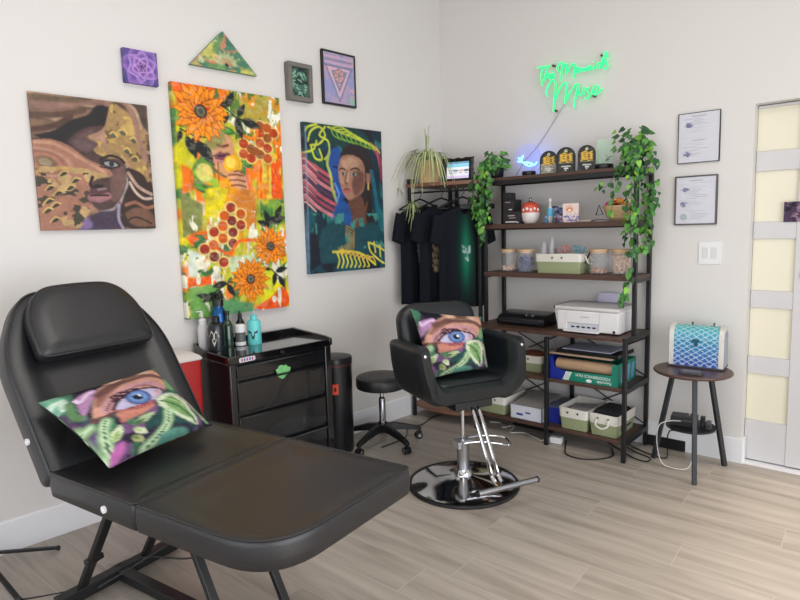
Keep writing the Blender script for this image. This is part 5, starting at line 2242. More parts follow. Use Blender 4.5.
x = shelf_x(620, -.17, Z2)
t = thing('wicker_basket', 'round woven basket of small items under the right ivy', 'basket', (x, -.165, Z2))
mb = MB()
mb.lathe([(.0, .0), (.055, .0), (.085, .03), (.108, .09), (.110, .098), (.104, .098), (.08, .035), (.05, .008), (.0, .006)], n=36)
mb.build('bowl', mat('pale_wicker', (206, 178, 130), .7, var=.25, vs=60, bump=.7, bs=110), t)
for k in range(4):
    mb = MB()
    zz = .022+k*.022
    rr = .078+k*.010
    mb.tube([(rr*math.cos(a), rr*math.sin(a), zz) for a in np.linspace(0, 2*PI, 33)[:-1]], .0028, 6, closed=True)
    mb.build('weave_band', MATS['pale_wicker'], t)
rnd = random.Random(4)
for k, (dx, dy, zz, r, cc, lb) in enumerate(((-.07, -.04, .105, .022, (190, 60, 110), 'pink wrapped sweet at the left of the woven basket'), (-.045, -.06, .10, .020, (120, 130, 150), 'grey wrapped sweet at the front of the woven basket'), (-.02, -.03, .115, .022, (180, 50, 50), 'red wrapped sweet in the woven basket'), (.01, -.04, .125, .026, (236, 150, 60), 'orange wrapped sweet in the middle of the woven basket'), (-.03, .02, .12, .026, (40, 38, 44), 'black wrapped sweet at the back of the woven basket'), (.045, .0, .12, .03, (206, 196, 150), 'cream wrapped sweet at the right of the woven basket'))):
    mb = MB()
    mb.ball((0, 0, 0), r, r*.8, r*.8, 12)
    mb.prism([(-r*1.5, -r*.5), (-r*.8, 0), (-r*1.5, r*.5)], -.002, .002, 'y')
    mb.prism([(r*1.5, -r*.5), (r*.8, 0), (r*1.5, r*.5)], -.002, .002, 'y')
    o = mb.build('wrapped_sweet', mat('wrapper_%d' % k, cc, .3, var=.2, vs=50), None)
    o.location = (x+dx, -.165+dy, Z2+zz)
    o.rotation_euler = (0, rnd.uniform(-.5, .5), rnd.uniform(-1, 1))
    tag(o, lb, 'sweet', 'wrapped sweets in the woven basket')
mb = MB()
mb.tube([(-.022, 0, -.03), (.0, 0, .032), (.026, 0, -.028)], .0045, 8, closed=True)
o = mb.build('black_trinket', M_blkplastic)
o.location = (x-.118, -.22, Z2+.072)
tag(o, 'black triangular loop hooked over the left rim of the woven basket', 'trinket')
mb = MB()
mb.tube(smooth_path([(-.06, 0, .004), (-.02, .01, .012), (.03, 0, .010), (.07, .0, .004)]), .003, 6)
o = mb.build('thin_wire', mat('grey_wire', (90, 84, 90), .4), None)
o.location = (shelf_x(600, -.23, Z2), -.235, Z2)
o.name = 'thin_wire'
tag(o, 'thin grey bent wire lying left of the woven basket', 'wire')
mb = MB()
mb.box(-.05, .05, -.03, .03, 0, .012)
o = mb.build('paper_slip_pad', mat('beige_paper', (190, 178, 164), .7), None, bevel=.003)
o.name = 'paper_pad'
o.location = (shelf_x(586, -.2, Z2), -.2, Z2)
tag(o, 'low beige paper pad right of the orange emblem card', 'paper pad')

# ================================================================== THIRD BOARD
M_lid = mat('pale_bamboo_lid', (206, 170, 128), .5, var=.15, vs=20)


def glass_jar(u, y, fill, r=.058, h=.15):
    x = shelf_x(u, y, Z3)
    t = thing('glass_jar', fill[0], 'jar', (x, y, Z3), 0, 'glass jars with bamboo lids')
    mb = MB()
    mb.lathe([(.0, .0), (r-.004, .0), (r, .005), (r, h), (r-.003, h), (r-.003, .008), (.0, .006)], n=32)
    mb.build('glass_body', M_glass, t)
    mb = MB()
    mb.lathe([(.0, h-.012), (r-.005, h-.012), (r-.005, h), (r+.003, h+.001), (r+.003, h+.012), (.0, h+.013)], n=32)
    mb.build('lid', M_lid, t)
    return t, x, r, h


def filler(t, r, z0, z1, n, cc, kind, seed):
    rnd = random.Random(seed)
    mb = MB()
    for k in range(n):
        a = rnd.uniform(0, 2*PI)
        q = (r-.012)*rnd.random()**.5
        zz = rnd.uniform(z0, z1)
        p = Vector((q*math.cos(a), q*math.sin(a), zz))
        if kind == 'cap':
            d = Vector((rnd.uniform(-1, 1), rnd.uniform(-1, 1), rnd.uniform(-1, 1))).normalized()
            mb.cyl(p, p+d*.010, .0055, .0055, 7)
        else:
            d = Vector((rnd.uniform(-1, 1), rnd.uniform(-1, 1), rnd.uniform(-1, 1))).normalized()
            mb.tube([p, p+d*.012+Vector((0, 0, .006)), p+d*.024], .004, 5)
    o = mb.build('contents', cc, t)
    o['kind'] = 'stuff'


M_peach = mat('peach_ink_caps', (222, 190, 168), .5, var=.2, vs=60)
M_bluef = mat('blue_tangled_rubber', (36, 56, 130), .45, var=.3, vs=60)
t, *_ = glass_jar(509, -.19, ('glass jar a quarter full of peach beads, leftmost on the third board',))
filler(t, .058, .012, .04, 90, M_peach, 'cap', 1)
t, *_ = glass_jar(526, -.21, ('glass jar filled with blue rubber loops on the third board',))
filler(t, .056, .012, .105, 130, M_bluef, 'loop', 2)
t, *_ = glass_jar(599, -.20, ('glass jar with a thin layer of brown beads, right of the long basket',), .062, .152)
filler(t, .060, .012, .035, 90, mat('brown_ink_caps', (190, 140, 116), .5, var=.3, vs=60), 'cap', 3)
t, *_ = glass_jar(621.5, -.20, ('glass jar full to the lid with pale beads, rightmost on the third board',), .062, .152)
filler(t, .060, .014, .142, 420, M_peach, 'cap', 4)

M_greenf = mat('sage_green_canvas', (152, 160, 122), .9, var=.06, bump=.25, bs=400)
M_whitef = mat('cream_canvas', (222, 218, 208), .9, var=.04, bump=.25, bs=400)


def fabric_basket(name, label, x0, x1, y0, y1, z0, h, band=.45, handle=None, group=None, rz=0, flare=.012):
    cx_, cy_ = (x0+x1)/2, (y0+y1)/2
    w_, d_ = (x1-x0)/2, (y1-y0)/2
    t = thing(name, label, 'basket', (cx_, cy_, z0), rz, group)
    rr = rounded([(-w_, -d_), (w_, -d_), (w_, d_), (-w_, d_)], .02, 3)

    def wall(za, zb, ea, eb, m, nm, thick=.005, floor=False):
        mb = MB()
        n = len(rr)
        rings = [(-ea, za), (-eb, zb), (-eb+thick, zb), (-ea+thick, za)]
        vs = []
        for d, z in rings:
            for q in inset(rr, d):
                vs.append((q[0], q[1], z+.002*math.sin(q[0]*60)*(z > za)))
        fs = []
        for i in range(3):
            for k in range(n):
                fs.append((i*n+k, i*n+(k+1) % n, (i+1)*n+(k+1) % n, (i+1)*n+k))
        for k in range(n):
            fs.append((3*n+k, 3*n+(k+1) % n, (k+1) % n, k))
        if floor:
            fs.append(tuple(range(n))[::-1])
        mb.add(vs, fs)
        return mb.build(nm, m, t, ang=50)
    hb_ = h*(1-band)
    wall(0, hb_, -flare, 0, M_greenf, 'lower_body', floor=True)
    wall(hb_-.004, h, .002, .006, M_whitef, 'upper_band')
    if handle == 'front':
        sgn = [(0, -d_-.006)]
        mb = MB()
        mb.tube(smooth_path([(-.035, -d_-.010, h*.78), (-.04, -d_-.028, h*.55), (0, -d_-.034, h*.42), (.04, -d_-.028, h*.55), (.035, -d_-.010, h*.78)], 5), .006, 8)
        mb.build('handle', M_whitef, t)
    if handle == 'right':
        mb = MB()
        mb.tube(smooth_path([(w_+.010, -.035, h*.85), (w_+.028, -.04, h*.6), (w_+.034, 0, h*.45), (w_+.028, .04, h*.6), (w_+.010, .035, h*.85)], 5), .006, 8)
        mb.build('handle', M_whitef, t)
    for sx_ in (-.035, .035):
        mb = MB()
        mb.cyl((sx_, -d_-.009, h*.8), (sx_, -d_-.006, h*.8), .007, n=12)
        mb.build('eyelet', mat('brass_eyelet', (120, 100, 70), .3, .8), t)
    return t


xa, xb = shelf_x(535, -.27, Z3), shelf_x(580, -.27, Z3)
fabric_basket('fabric_basket', 'long green and cream fabric basket of tools on the third board', xa, xb, -.265, -.085, Z3, .135, .38, 'right')
fb = (xa, xb)
for k, (u, r, h, lb) in enumerate(((544, .024, .20, 'clear plastic tumbler standing at the left of the long tool basket'), (552, .02, .235, 'taller clear plastic tumbler in the long tool basket'))):
    lathe_thing('clear_tumbler', lb, 'tumbler', (shelf_x(u, -.17, Z3+.1), -.17, Z3+.01),
                [('body', [(.0, .0), (r*.9, .0), (r, .01), (r*1.05, h*.6), (r*.55, h), (.0, h)], mat('smoky_clear_plastic', (206, 206, 212), .12, alpha=.55))])


def tool(name, label, cat, u, h, m, lean, r=.004, extra=None):
    p0 = Vector((shelf_x(u, -.18, Z3+.08), -.18, Z3+.03))
    t = thing(name, label, cat, p0)
    mb = MB()
    e = Vector((lean, -.01, h))
    mb.tube([(0, 0, 0), e*.5, e], [r, r, r*.8], 8)
    mb.build('shaft', m, t)
    if extra == 'ring':
        for s_ in (-1, 1):
            mb = MB()
            c = e+Vector((.014*s_, 0, .012))
            mb.tube([c+Vector((.013*math.cos(a), 0, .018*math.sin(a))) for a in np.linspace(0, 2*PI, 17)[:-1]], .0035, 6, closed=True)
            mb.build('finger_ring', m, t)
    if extra == 'tip':
        mb = MB()
        mb.tube([e, e+e.normalized()*.02], [r*1.2, r*.6], 8)
        mb.build('tip', M_blkplastic, t)
    return t


M_pinkp = mat('coral_plastic', (206, 110, 112), .4)
M_tealp = mat('teal_plastic', (70, 150, 170), .4)
tool('scissors', 'coral handled scissors in the middle of the long tool basket', 'scissors', 566, .125, M_pinkp, .0, .005, 'ring')
tool('scissors', 'teal handled scissors right of the coral pair', 'scissors', 574, .125, M_tealp, .025, .005, 'ring')
tool('marker_pen', 'coral marker pen left of the coral scissors', 'pen', 561, .145, M_pinkp, -.01, .006)
tool('marker_pen', 'grey marker pen beside the tumblers', 'pen', 557.5, .14, mat('grey_pen', (110, 104, 104), .4), -.012, .006)
tool('marker_pen', 'long teal marker pen leaning right in the long tool basket', 'pen', 577, .145, M_tealp, .06, .007)
tool('marker_pen', 'black marker pen leaning over the right end of the long tool basket', 'pen', 582, .12, M_blkplastic, .065, .006, None)
tool('tweezers', 'steel tweezers between the tumblers and scissors', 'tweezers', 563, .155, M_steel, .012, .004)

# ================================================================== DESK LEVEL
xa, xb = shelf_x(497, -.34, Z4), shelf_x(543, -.34, Z4)
t = thing('laminator', 'flat black laminator on the left of the desk board', 'laminator', ((xa+xb)/2, -.225, Z4))
w_ = (xb-xa)/2
mb = MB()
pr = [(-.11, .006), (-.115, .045), (-.10, .062), (-.05, .08), (.06, .092), (.10, .08), (.105, .01), (.09, .004)]
mb.prism(pr, -w_, w_, 'x')
mb.build('body', mat('black_gloss_plastic', (19, 20, 24), .28), t, bevel=.005)
mb = MB()
mb.box(-w_+.02, w_-.02, -.1165, -.11, .028, .034)
mb.build('feed_slot', mat('slot_grey', (60, 62, 70), .3), t)
mb = MB()
mb.box(.02, .09, -.085, -.055, .06, .072)
bm_ = mb.build('control_knob', M_blkplastic, t, bevel=.004)
for k in range(2):
    mb = MB()
    mb.cyl((.03+k*.05, -.07, .068), (.03+k*.05, -.07, .08), .010, n=14)
    mb.build('button', mat('grey_button', (90, 92, 100), .4), bm_)
mb = MB()
mb.box(-w_-.05, -w_+.01, -.05, .06, .012, .03)
mb.build('power_brick', M_blkplastic, t, bevel=.004)

# printer
z0 = Z4
xa, xb = shelf_x(553, -.37, z0+.15), shelf_x(619, -.37, z0+.15)
t = thing('inkjet_printer', 'white inkjet printer with dark scanner lid edge on the desk board', 'printer', ((xa+xb)/2, -.215, z0))
t.scale = (1, 1, 1.15)
w_ = (xb-xa)/2
M_prn = mat('matt_white_printer_plastic', (222, 220, 220), .45, var=.01)
mb = MB()
prof = [(-w_+.035, .006), (w_-.004, .006), (w_, .02), (w_, .125), (w_-.006, .13), (-w_+.002, .13), (-w_, .122), (-w_+.022, .02)]
mb.prism(prof, -.135, .15, 'y')
mb.build('body', M_prn, t, bevel=.006)
mb = MB()
mb.prism([(-w_+.12, .012), (w_-.12, .012), (w_-.11, .10), (-w_+.10, .10)], -.158, -.134, 'y')
front = MB()
# front panel with the output mouth
front.box(-w_+.034, -w_+.10, -.158, -.13, .012, .125)
front.box(w_-.13, w_-.002, -.158, -.13, .012, .125)
front.box(-w_+.09, w_-.12, -.158, -.13, .056, .125)
front.build('front_panel', M_prn, t, bevel=.004)
mb = MB()
mb.box(-w_+.10, w_-.13, -.150, -.134, .014, .056)
mb.build('paper_mouth', mat('pale_grey_plastic', (196, 198, 206), .4), t)
for k in range(5):
    mb = MB()
    mb.box(-w_+.13+k*.036, -w_+.15+k*.036, -.154, -.149, .030, .038)
    mb.build('feed_roller', M_blkplastic, t)
mb = MB()
mb.prism([(-w_+.09, .008), (w_-.12, .008), (w_-.125, .017), (-w_+.085, .017)], -.19, -.14, 'y')
mb.build('output_tray', M_prn, t, bevel=.003)
mb = MB()
mb.prism(rounded([(-w_+.004, -.15), (w_-.004, -.15), (w_-.004, .14), (-w_+.004, .14)], .012, 3), .130, .148)
mb.build('scanner_lid', mat('warm_grey_lid', (206, 203, 200), .4), t, bevel=.003)
mb = MB()
mb.prism(rounded([(-w_+.002, -.152), (-w_+.012, -.152), (-w_+.012, .142), (-w_+.002, .142)], .002, 2), .130, .1492)
mb.box(-w_+.01, w_-.01, .135, .147, .13, .1495)
mb.build('lid_edge', mat('dark_grey_edge', (70, 68, 72), .4), t)
mb = MB()
mb.cyl((w_-.028, -.1585, .022), (w_-.028, -.162, .022), .008, n=18)
mb.build('power_button', M_blkplastic, t)
mb = MB()
mb.box(-.03, .03, -.1585, -.1575, .090, .096)
mb.build('maker_mark', mat('pale_grey_mark', (180, 180, 184), .4), t)
mb = MB()
mb.prism([(-.10, .11), (.10, .11), (.13, .235), (-.06, .235)], .157, .161, 'y')
sh_ = mb.build('paper_sheet_in_feeder', mat('pale_lilac_paper', (206, 202, 224), .7), None)
sh_.name = 'paper_sheet'
sh_.location = ((xa+xb)/2+.03, -.215, z0)
tag(sh_, 'pale lilac paper standing in the feeder behind the printer', 'paper')

# ================================================================== MIDDLE LEVEL
xa, xb = shelf_x(549.5, -.40, Z5), shelf_x(617.5, -.40, Z5)
w_ = (xb-xa)/2
t = thing('film_roll_box', 'green and blue cutter box with a paper roll inside on the middle board', 'box', ((xa+xb)/2, -.23, Z5))
M_gr = mat('printed_green_card', (18, 128, 104), .45, var=.04)
M_bl = mat('printed_blue_card', (26, 44, 146), .45, var=.04)
D0, D1 = -.17, .14
Hb = .145
mb = MB()
mb.box(-w_, w_, D0+.004, D1, .0, .004)
mb.box(-w_, w_, D1-.004, D1, .0, Hb)
mb.build('box_shell', M_gr, t)
mb = MB()
xs = -w_+.10
mb.prism([(-w_, .0), (xs-.01, .0), (xs+.02, .062), (-w_+.055, .072), (-w_+.035, .085), (-w_+.03, .13), (-w_+.02, Hb), (-w_, Hb)], D0, D0+.004, 'y')
mb.box(-w_-.001, -w_+.003, D0, D1, .0, Hb)
mb.build('blue_panel', M_bl, t)
mb = MB()
mb.prism([(xs-.01, .0), (w_, .0), (w_, Hb), (w_-.035, Hb), (w_-.04, .07), (xs+.02, .062)], D0+.0002, D0+.004, 'y')
mb.build('green_panel', M_gr, t)
mb = MB()
mb.box(w_-.003, w_+.001, D0, D1, .0, Hb)
sd = mb.build('end_panel', M_gr, t)
M_w = mat('white_print', (232, 236, 232), .5)
mb = MB()
for k in range(4):
    x_ = xs-.005+k*.011
    mb.prism([(x_, .002), (x_+.008, .002), (x_+.032, .060), (x_+.024, .060)], D0-.001, D0, 'y')
mb.build('white_stripes', M_w, t)
# writing printed upside down, as the box is turned over
UT = UPR @ Matrix.Rotation(PI, 4, 'Z')
text_mesh('FOODSERVICE FILM', .026, Matrix.Translation((.07, D0-.0012, .046)) @ UT, 'lettering', M_w, t, sx=1.02)
text_mesh('Reynolds', .026, Matrix.Translation((.145, D0-.0012, .018)) @ UT, 'lettering', M_w, t)
mb = MB()
mb.ball((.045, D0-.0008, .016), .020, .0008, .011, 16)
mb.build('printed_emblem', M_w, t)
mb = MB()
for k, (a, b_, c0) in enumerate(((-.12, -.07, 0), (-.04, .02, 1), (.05, .10, 0))):
    mb.prism([(a, .02), (b_, .02), (b_+.02, .12), (a+.02, .12)], w_+.001, w_+.002, 'x')
mb.build('end_print', mat('pale_blue_print', (110, 160, 200), .5, var=.3, vs=30), t)
t2 = thing('paper_roll', 'brown kraft paper roll lying in the green cutter box', 'paper roll', ((xa+xb)/2, -.34, Z5+.095))
mb = MB()
mb.cyl((-w_+.035, 0, 0), (w_-.045, 0, 0), .040, n=32)
mb.build('roll', mat('kraft_paper_roll', (176, 146, 116), .5, stretch=(1, 10, 10)), t2)
mb = MB()
mb.cyl((-w_+.018, 0, 0), (w_-.028, 0, 0), .016, n=20)
mb.build('core', M_blkplastic, t2)
# trays and papers resting on the box
for k, (nm, lb, ct, z_, h, da, m, dx) in enumerate((
        ('dark_folder', 'dark folder lowest in the pile on the cutter box', 'folder', Hb, .012, 0, mat('dark_green_grey', (44, 54, 58), .5), 0),
        ('drawing_board', 'tan drawing board in the pile on the cutter box', 'board', Hb+.020, .012, 0, mat('tan_board', (166, 140, 118), .5), .0),
        ('document_tray', 'black document tray on the tan board', 'tray', Hb+.032, .022, 0, M_blkplastic, .01),
        ('paper_sheet', 'bluish white paper sheets on top of the black tray', 'paper', Hb+.0545, .006, .05, mat('bluish_paper', (176, 180, 200), .6), .0))):
    mb = MB()
    if k == 2:
        mb.box(-w_+.03, w_-.02, -.15, .13, 0, .006)
        mb.box(-w_+.03, w_-.02, -.15, -.144, 0, h)
        mb.box(-w_+.03, -w_+.036, -.15, .13, 0, h)
        mb.box(w_-.026, w_-.02, -.15, .13, 0, h)
    elif k == 3:
        mb.box(-w_+.07, w_-.06, -.13, .12, 0, h)
    elif k == 0:
        mb.box(-w_+.04, w_-.07, -.10, .13, 0, .020)
    else:
        mb.box(-w_-.005, w_-.04, -.165, .13, 0, h)
    o = mb.build(nm, m, None, bevel=.002)
    o.location = ((xa+xb)/2+dx, -.23, Z5+z_)
    o.rotation_euler = (0, 0, da*.0)
    tag(o, lb, ct)
xa = shelf_x(508, -.33, Z5)
xb = shelf_x(541, -.33, Z5)
fabric_basket('fabric_basket', 'green and cream fabric basket on the middle board behind the styling chair', xa, xb, -.33, -.08, Z5, .115, .42)
mb = MB()
mb.ball((0, 0, 0), .09, .07, .03, 20)
o = mb.build('folded_leather_cloth', mat('rust_brown_cloth', (120, 66, 42), .7, var=.4, vs=30, bump=.8, bs=60), None)
o.name = 'brown_cloth'
o.location = ((xa+xb)/2+.02, -.22, Z5+.105)
tag(o, 'rust brown cloth heaped in the middle board basket', 'cloth')

# ================================================================== BOTTOM LEVEL
ya, yb = -.40, -.09
xa, xm, xb = shelf_x(557.5, ya, Z6), shelf_x(588, ya, Z6), shelf_x(618.5, ya, Z6)
fabric_basket('fabric_basket', 'green and cream fabric basket of papers, left one under the cutter box', xa+.012, xm-.008, ya, yb, Z6, .145, .42, None, 'pair of fabric baskets on the bottom board')
fabric_basket('fabric_basket', 'green and cream fabric basket with rope handle, packed with black cloth', xm+.006, xb-.006, ya, yb, Z6, .145, .42, 'front', 'pair of fabric baskets on the bottom board')
for k in range(3):
    mb = MB()
    mb.box(-.075, .075, -.11, .10, 0, .004)
    o = mb.build('loose_paper', mat('crumpled_grey_paper', (172, 170, 174), .7, var=.15), None)
    o.location = ((xa+xm)/2, (ya+yb)/2, Z6+.08+k*.018)
    o.rotation_euler = (.06-.05*k, .10-.08*k, .2*k-.2)
    tag(o, ('lowest', 'middle', 'topmost')[k]+' grey paper in the left bottom basket', 'paper', 'papers in the left bottom basket')
mb = MB()
cushion(mb, rounded([(-.09, -.13), (.09, -.13), (.09, .13), (-.09, .13)], .04, 4), [(.01, 0), (0, .01), (.0, .10), (.02, .12), (.05, .13)])
o = mb.build('black_cloth', mat('black_fleece', (26, 26, 32), .95, bump=1, bs=30), None, ang=60)
o.location = ((xm+xb)/2, (ya+yb)/2, Z6+.03)
tag(o, 'folded black cloth filling the rope handled basket', 'cloth')
xa, xb = shelf_x(510, -.41, Z6), shelf_x(541.5, -.41, Z6)
t = thing('parcel_box', 'open white cardboard box with blue print on the bottom board', 'box', ((xa+xb)/2, -.24, Z6))
w_ = (xb-xa)/2
M_wc = mat('white_cardboard', (212, 214, 224), .6)
mb = MB()
for b_ in ((-w_, w_, -.165, .15, 0, .004), (-w_, w_, -.165, -.161, 0, .10), (-w_, w_, .146, .15, 0, .10), (-w_, -w_+.004, -.165, .15, 0, .10), (w_-.004, w_, -.165, .15, 0, .10)):
    mb.box(*b_)
mb.build('carton', M_wc, t)
mb = MB()
mb.box(-w_+.05, -w_+.10, -.1662, -.165, .030, .044)
mb.box(-w_+.12, -w_+.16, -.1662, -.165, .050, .060)
mb.build('blue_print', M_bl, t)
mb = MB(Matrix.Translation((0, -.163, .10)) @ Matrix.Rotation(math.radians(-16), 4, 'X'))
mb.box(-w_+.02, w_-.02, 0, .004, 0, .0035)
T_ = MB(Matrix.Translation((0, -.155, .10)) @ Matrix.Rotation(math.radians(7), 4, 'X'))
T_.box(-w_+.015, w_-.006, 0, .29, 0, .004)
T_.build('lid_flap', mat('grey_cardboard', (150, 146, 142), .7), t)
t = thing('blue_box', 'blue cardboard box wedged beside the open white box', 'box', (xb+.055, -.22, Z6))
mb = MB()
mb.box(-.045, .045, -.12, .14, 0, .11)
mb.build('carton', M_bl, t, bevel=.003)
mb = MB()
mb.prism([(-.05, .108), (.05, .112), (.052, .116), (-.052, .112)], -.12, .14, 'y')
mb.build('lid', mat('grey_blue_lid', (96, 104, 130), .5), t)
xa2, xb2 = shelf_x(478, -.40, Z6), shelf_x(505, -.40, Z6)
fabric_basket('fabric_basket', 'green and cream fabric basket at the far left of the bottom board', xa2, xb2-.0, -.40, -.10, Z6, .13, .4)

# ================================================================== SIDE TABLE
tx, ty = 2.04, -.28
t = thing('side_table', 'round dark wood side table on three splayed black legs', 'side table', (tx, ty, 0))
mb = MB()
mb.lathe([(.0, .598), (.205, .598), (.214, .604), (.216, .612), (.212, .618), (.0, .619)], n=64)
mb.build('top', mat('dark_walnut_top', (84, 60, 52), .35, var=.35, vs=8, stretch=(1, 7, 7)), t, ang=50)
for fx, fy in ((2.121, -.489), (2.172, -.124), (1.841, -.234)):
    d = Vector((fx-tx, fy-ty, 0)).normalized()
    mb = MB()
    p0 = Vector((d.x*.235, d.y*.235, .0))
    p1 = Vector((d.x*.115, d.y*.115, .598))
    mb.bar(p0, p1, .026, .026)
    mb.build('leg', mat('dark_grey_metal', (48, 50, 54), .45, .2), t, bevel=.003)
mb = MB()
mb.lathe([(.0, .262), (.135, .262), (.138, .266), (.138, .274), (.0, .274)], n=40)
mb.build('lower_shelf', M_blkmetal, t)
tz = .619

# treasure chest
cr = math.radians(4)
t = thing('treasure_chest', 'small domed chest with blue and teal fish scale pattern on the side table', 'chest', (2.04, -.175, tz), cr)
t.scale = (.97, 1, 1.07)
W, D = .295, .15
prof = [(-D/2, .008), (-D/2, .165)]
for k in range(1, 12):
    a = PI*k/12
    prof.append((-D/2*math.cos(a), .165+.07*math.sin(a)**.8))
prof += [(D/2, .165), (D/2, .008)]
# body with scale pattern: long rows of grid vertices
p = Paint(90, 90, 1.0, (60, 110, 170), None, 3)
G = p.Y/100
g0, g1, g2 = lin((70, 180, 170)), lin((40, 130, 176)), lin((64, 74, 170))
for i in range(3):
    p.C[..., i] = np.where(G < .5, g0[i]+(g1[i]-g0[i])*G*2, g1[i]+(g2[i]-g1[i])*(G-.5)*2)
for k in range(-12, 12):
    p.stroke([(k*17, 0), (k*17+150, 100)], 1.7, (190, 214, 226), .85, smooth=False)
    p.stroke([(k*17+100, 0), (k*17-50, 100)], 1.7, (190, 214, 226), .85, smooth=False)
fr = [q for q in prof if q[0] <= .02]
L_ = [0]
pr2 = []
for a, b_ in zip(prof, prof[1:]):
    n_ = max(1, int(math.hypot(b_[0]-a[0], b_[1]-a[1])/.004))
    for i in range(n_):
        f = i/n_
        pr2.append((a[0]+(b_[0]-a[0])*f, a[1]+(b_[1]-a[1])*f))
pr2.append(prof[-1])
nxs = 70
vs, cs, fs = [], [], []
acc = 0
for j, (y, z) in enumerate(pr2):
    if j:
        acc += math.hypot(y-pr2[j-1][0], z-pr2[j-1][1])
    tt = min(1, acc/.26)
    for i in range(nxs):
        vs.append((W*(i/(nxs-1)-.5), y, z))
        cs.append(p.C[int((1-tt)*89), int(i/(nxs-1)*89)])
for j in range(len(pr2)-1):
    for i in range(nxs-1):
        a = j*nxs+i
        fs.append((a, a+1, a+nxs+1, a+nxs))
for e in (0, nxs-1):
    fs.append(tuple(j*nxs+e for j in range(len(pr2))))
mb = MB()
mb.add(vs, fs, cs)
mb.build('body', vmat('glossy_scale_print', .25), t, ang=40)
M_sil = mat('pale_silver_paint', (214, 210, 202), .35, .2, bump=.3, bs=120)
for s_ in (-1, 1):
    mb = MB()
    big = [(y*1.04, .005+(z-.008)*1.03+.004) for y, z in prof]
    a, b_ = sorted((s_*(W/2-.022), s_*(W/2+.006)))
    mb.prism(big, a, b_, 'x')
    mb.build('end_band', M_sil, t, bevel=.002)
    mb = MB()
    a, b_ = sorted((s_*(W/2+.006), s_*(W/2+.008)))
    mb.prism([(y*.86, .012+z*.86) for y, z in prof], a, b_, 'x')
    mb.build('end_inlay', mat('grey_violet_end', (150, 154, 170), .5), t)
mb = MB()
mb.box(-W/2-.01, W/2+.01, -D/2-.006, D/2+.006, 0, .012)
mb.build('plinth', mat('slate_plinth', (60, 62, 78), .5), t, bevel=.003)
mb = MB()
mb.box(-W/2+.02, W/2-.02, -D/2-.003, -D/2+.001, .158, .163)
mb.build('lid_seam', mat('seam_silver', (150, 190, 200), .35), t)
mb = MB()
mb.prism(rounded([(-.018, .165), (.018, .165), (.022, .153), (.010, .147), (.008, .125), (-.008, .125), (-.010, .147), (-.022, .153)], .003), -D/2-.008, -D/2-.0, 'y')
mb.build('clasp', mat('dark_teal_clasp', (20, 84, 110), .35, .3), t)
for x in (-.035, .085):
    mb = MB()
    mb.cyl((x, 0, .228), (x, 0, .245), .004, n=10)
    mb.ball((x, 0, .247), .006, n=10)
    mb.build('lid_knob', mat('dark_knob', (50, 50, 56), .4), t)
t = thing('purse', 'small dark grey purse lying in front of the chest on the side table', 'purse', (2.065, -.405, tz), math.radians(4))
mb = MB()
cushion(mb, rounded([(-.062, -.032), (.062, -.032), (.062, .032), (-.062, .032)], .012, 3), [(.004, 0), (0, .004), (0, .014), (.005, .018)])
mb.build('body', mat('dark_grey_purse', (70, 66, 72), .5), t)
mb = MB()
mb.prism(rounded([(-.05, -.024), (.05, -.024), (.05, .024), (-.05, .024)], .008, 3), .018, .0195)
mb.build('patterned_panel', mat('mottled_grey_panel', (112, 110, 118), .5, var=.5, vs=60), t)
# electronics on the lower shelf
t = thing('cable_box', 'black electronics box on the lower shelf of the side table', 'electronics box', (2.035, -.29, .274), math.radians(10))
mb = MB()
mb.box(-.10, .045, -.05, .05, 0, .062)
mb.build('housing', M_blkplastic, t, bevel=.004)
mb = MB()
mb.box(-.09, .03, -.052, -.05, .040, .044)
mb.build('front_seam', mat('seam_grey', (80, 80, 88), .4), t)
for k in range(2):
    t = thing('power_adapter', ('tall black plug adapter beside the black electronics box', 'small grey plug adapter at the right edge of the lower table shelf')[k], 'adapter', (2.105+k*.035, -.275-.01*k, .274), math.radians(10))
    mb = MB()
    mb.box(-.013, .013, -.02, .02, 0, .066-.02*k)
    mb.build('housing', (M_blkplastic, mat('dark_grey_plastic', (72, 70, 78), .4))[k], t, bevel=.003)
    mb = MB()
    mb.box(-.009, .009, -.0212, -.02, .01, .03)
    mb.build('face_plate', mat('dark_face_plate', (44, 44, 50), .3), t)


def cable(pts, r, m, label, name='power_cable', n=6):
    mb = MB()
    mb.tube(smooth_path(pts, n), r, 8)
    o = mb.build(name, m, None)
    return tag(o, label, 'cable')


M_cabw = mat('white_cable', (216, 214, 210), .5)
M_cabb = mat('black_cable', (20, 20, 22), .5)
cable([(2.0, -.345, .31), (1.94, -.39, .31), (1.89, -.395, .27), (1.875, -.37, .15), (1.90, -.35, .03), (1.97, -.34, .006), (2.03, -.30, .006), (2.03, -.20, .02), (2.0, -.05, .05), (1.985, -.022, .06)], .0028, M_cabw, 'white charging cable looping down from the side table shelf to the wall')
cable([(1.97, -.25, .335), (1.93, -.2, .40), (1.98, -.2, .42), (2.02, -.25, .36), (2.035, -.29, .338)], .002, M_cabw, 'thin white wire looped above the black electronics box')
cable([(2.0, -.20, .262), (2.0, -.18, .22), (1.93, -.12, .17), (1.87, -.10, .155), (1.84, -.06, .08)], .004, M_cabb, 'short black cable drooping below the side table shelf')

t = thing('vent_grille', 'low black floor level grille at the baseboard behind the side table', 'vent', (1.822, -.016, .038))
mb = MB()
mb.box(-.12, .12, -.006, .001, -.036, .036)
mb.build('face', M_blkmetal, t, bevel=.002)
for k in range(5):
    mb = MB()
    mb.box(-.11, .11, -.010, -.005, -.028+k*.014, -.022+k*.014)
    mb.build('slat', M_blkplastic, t)
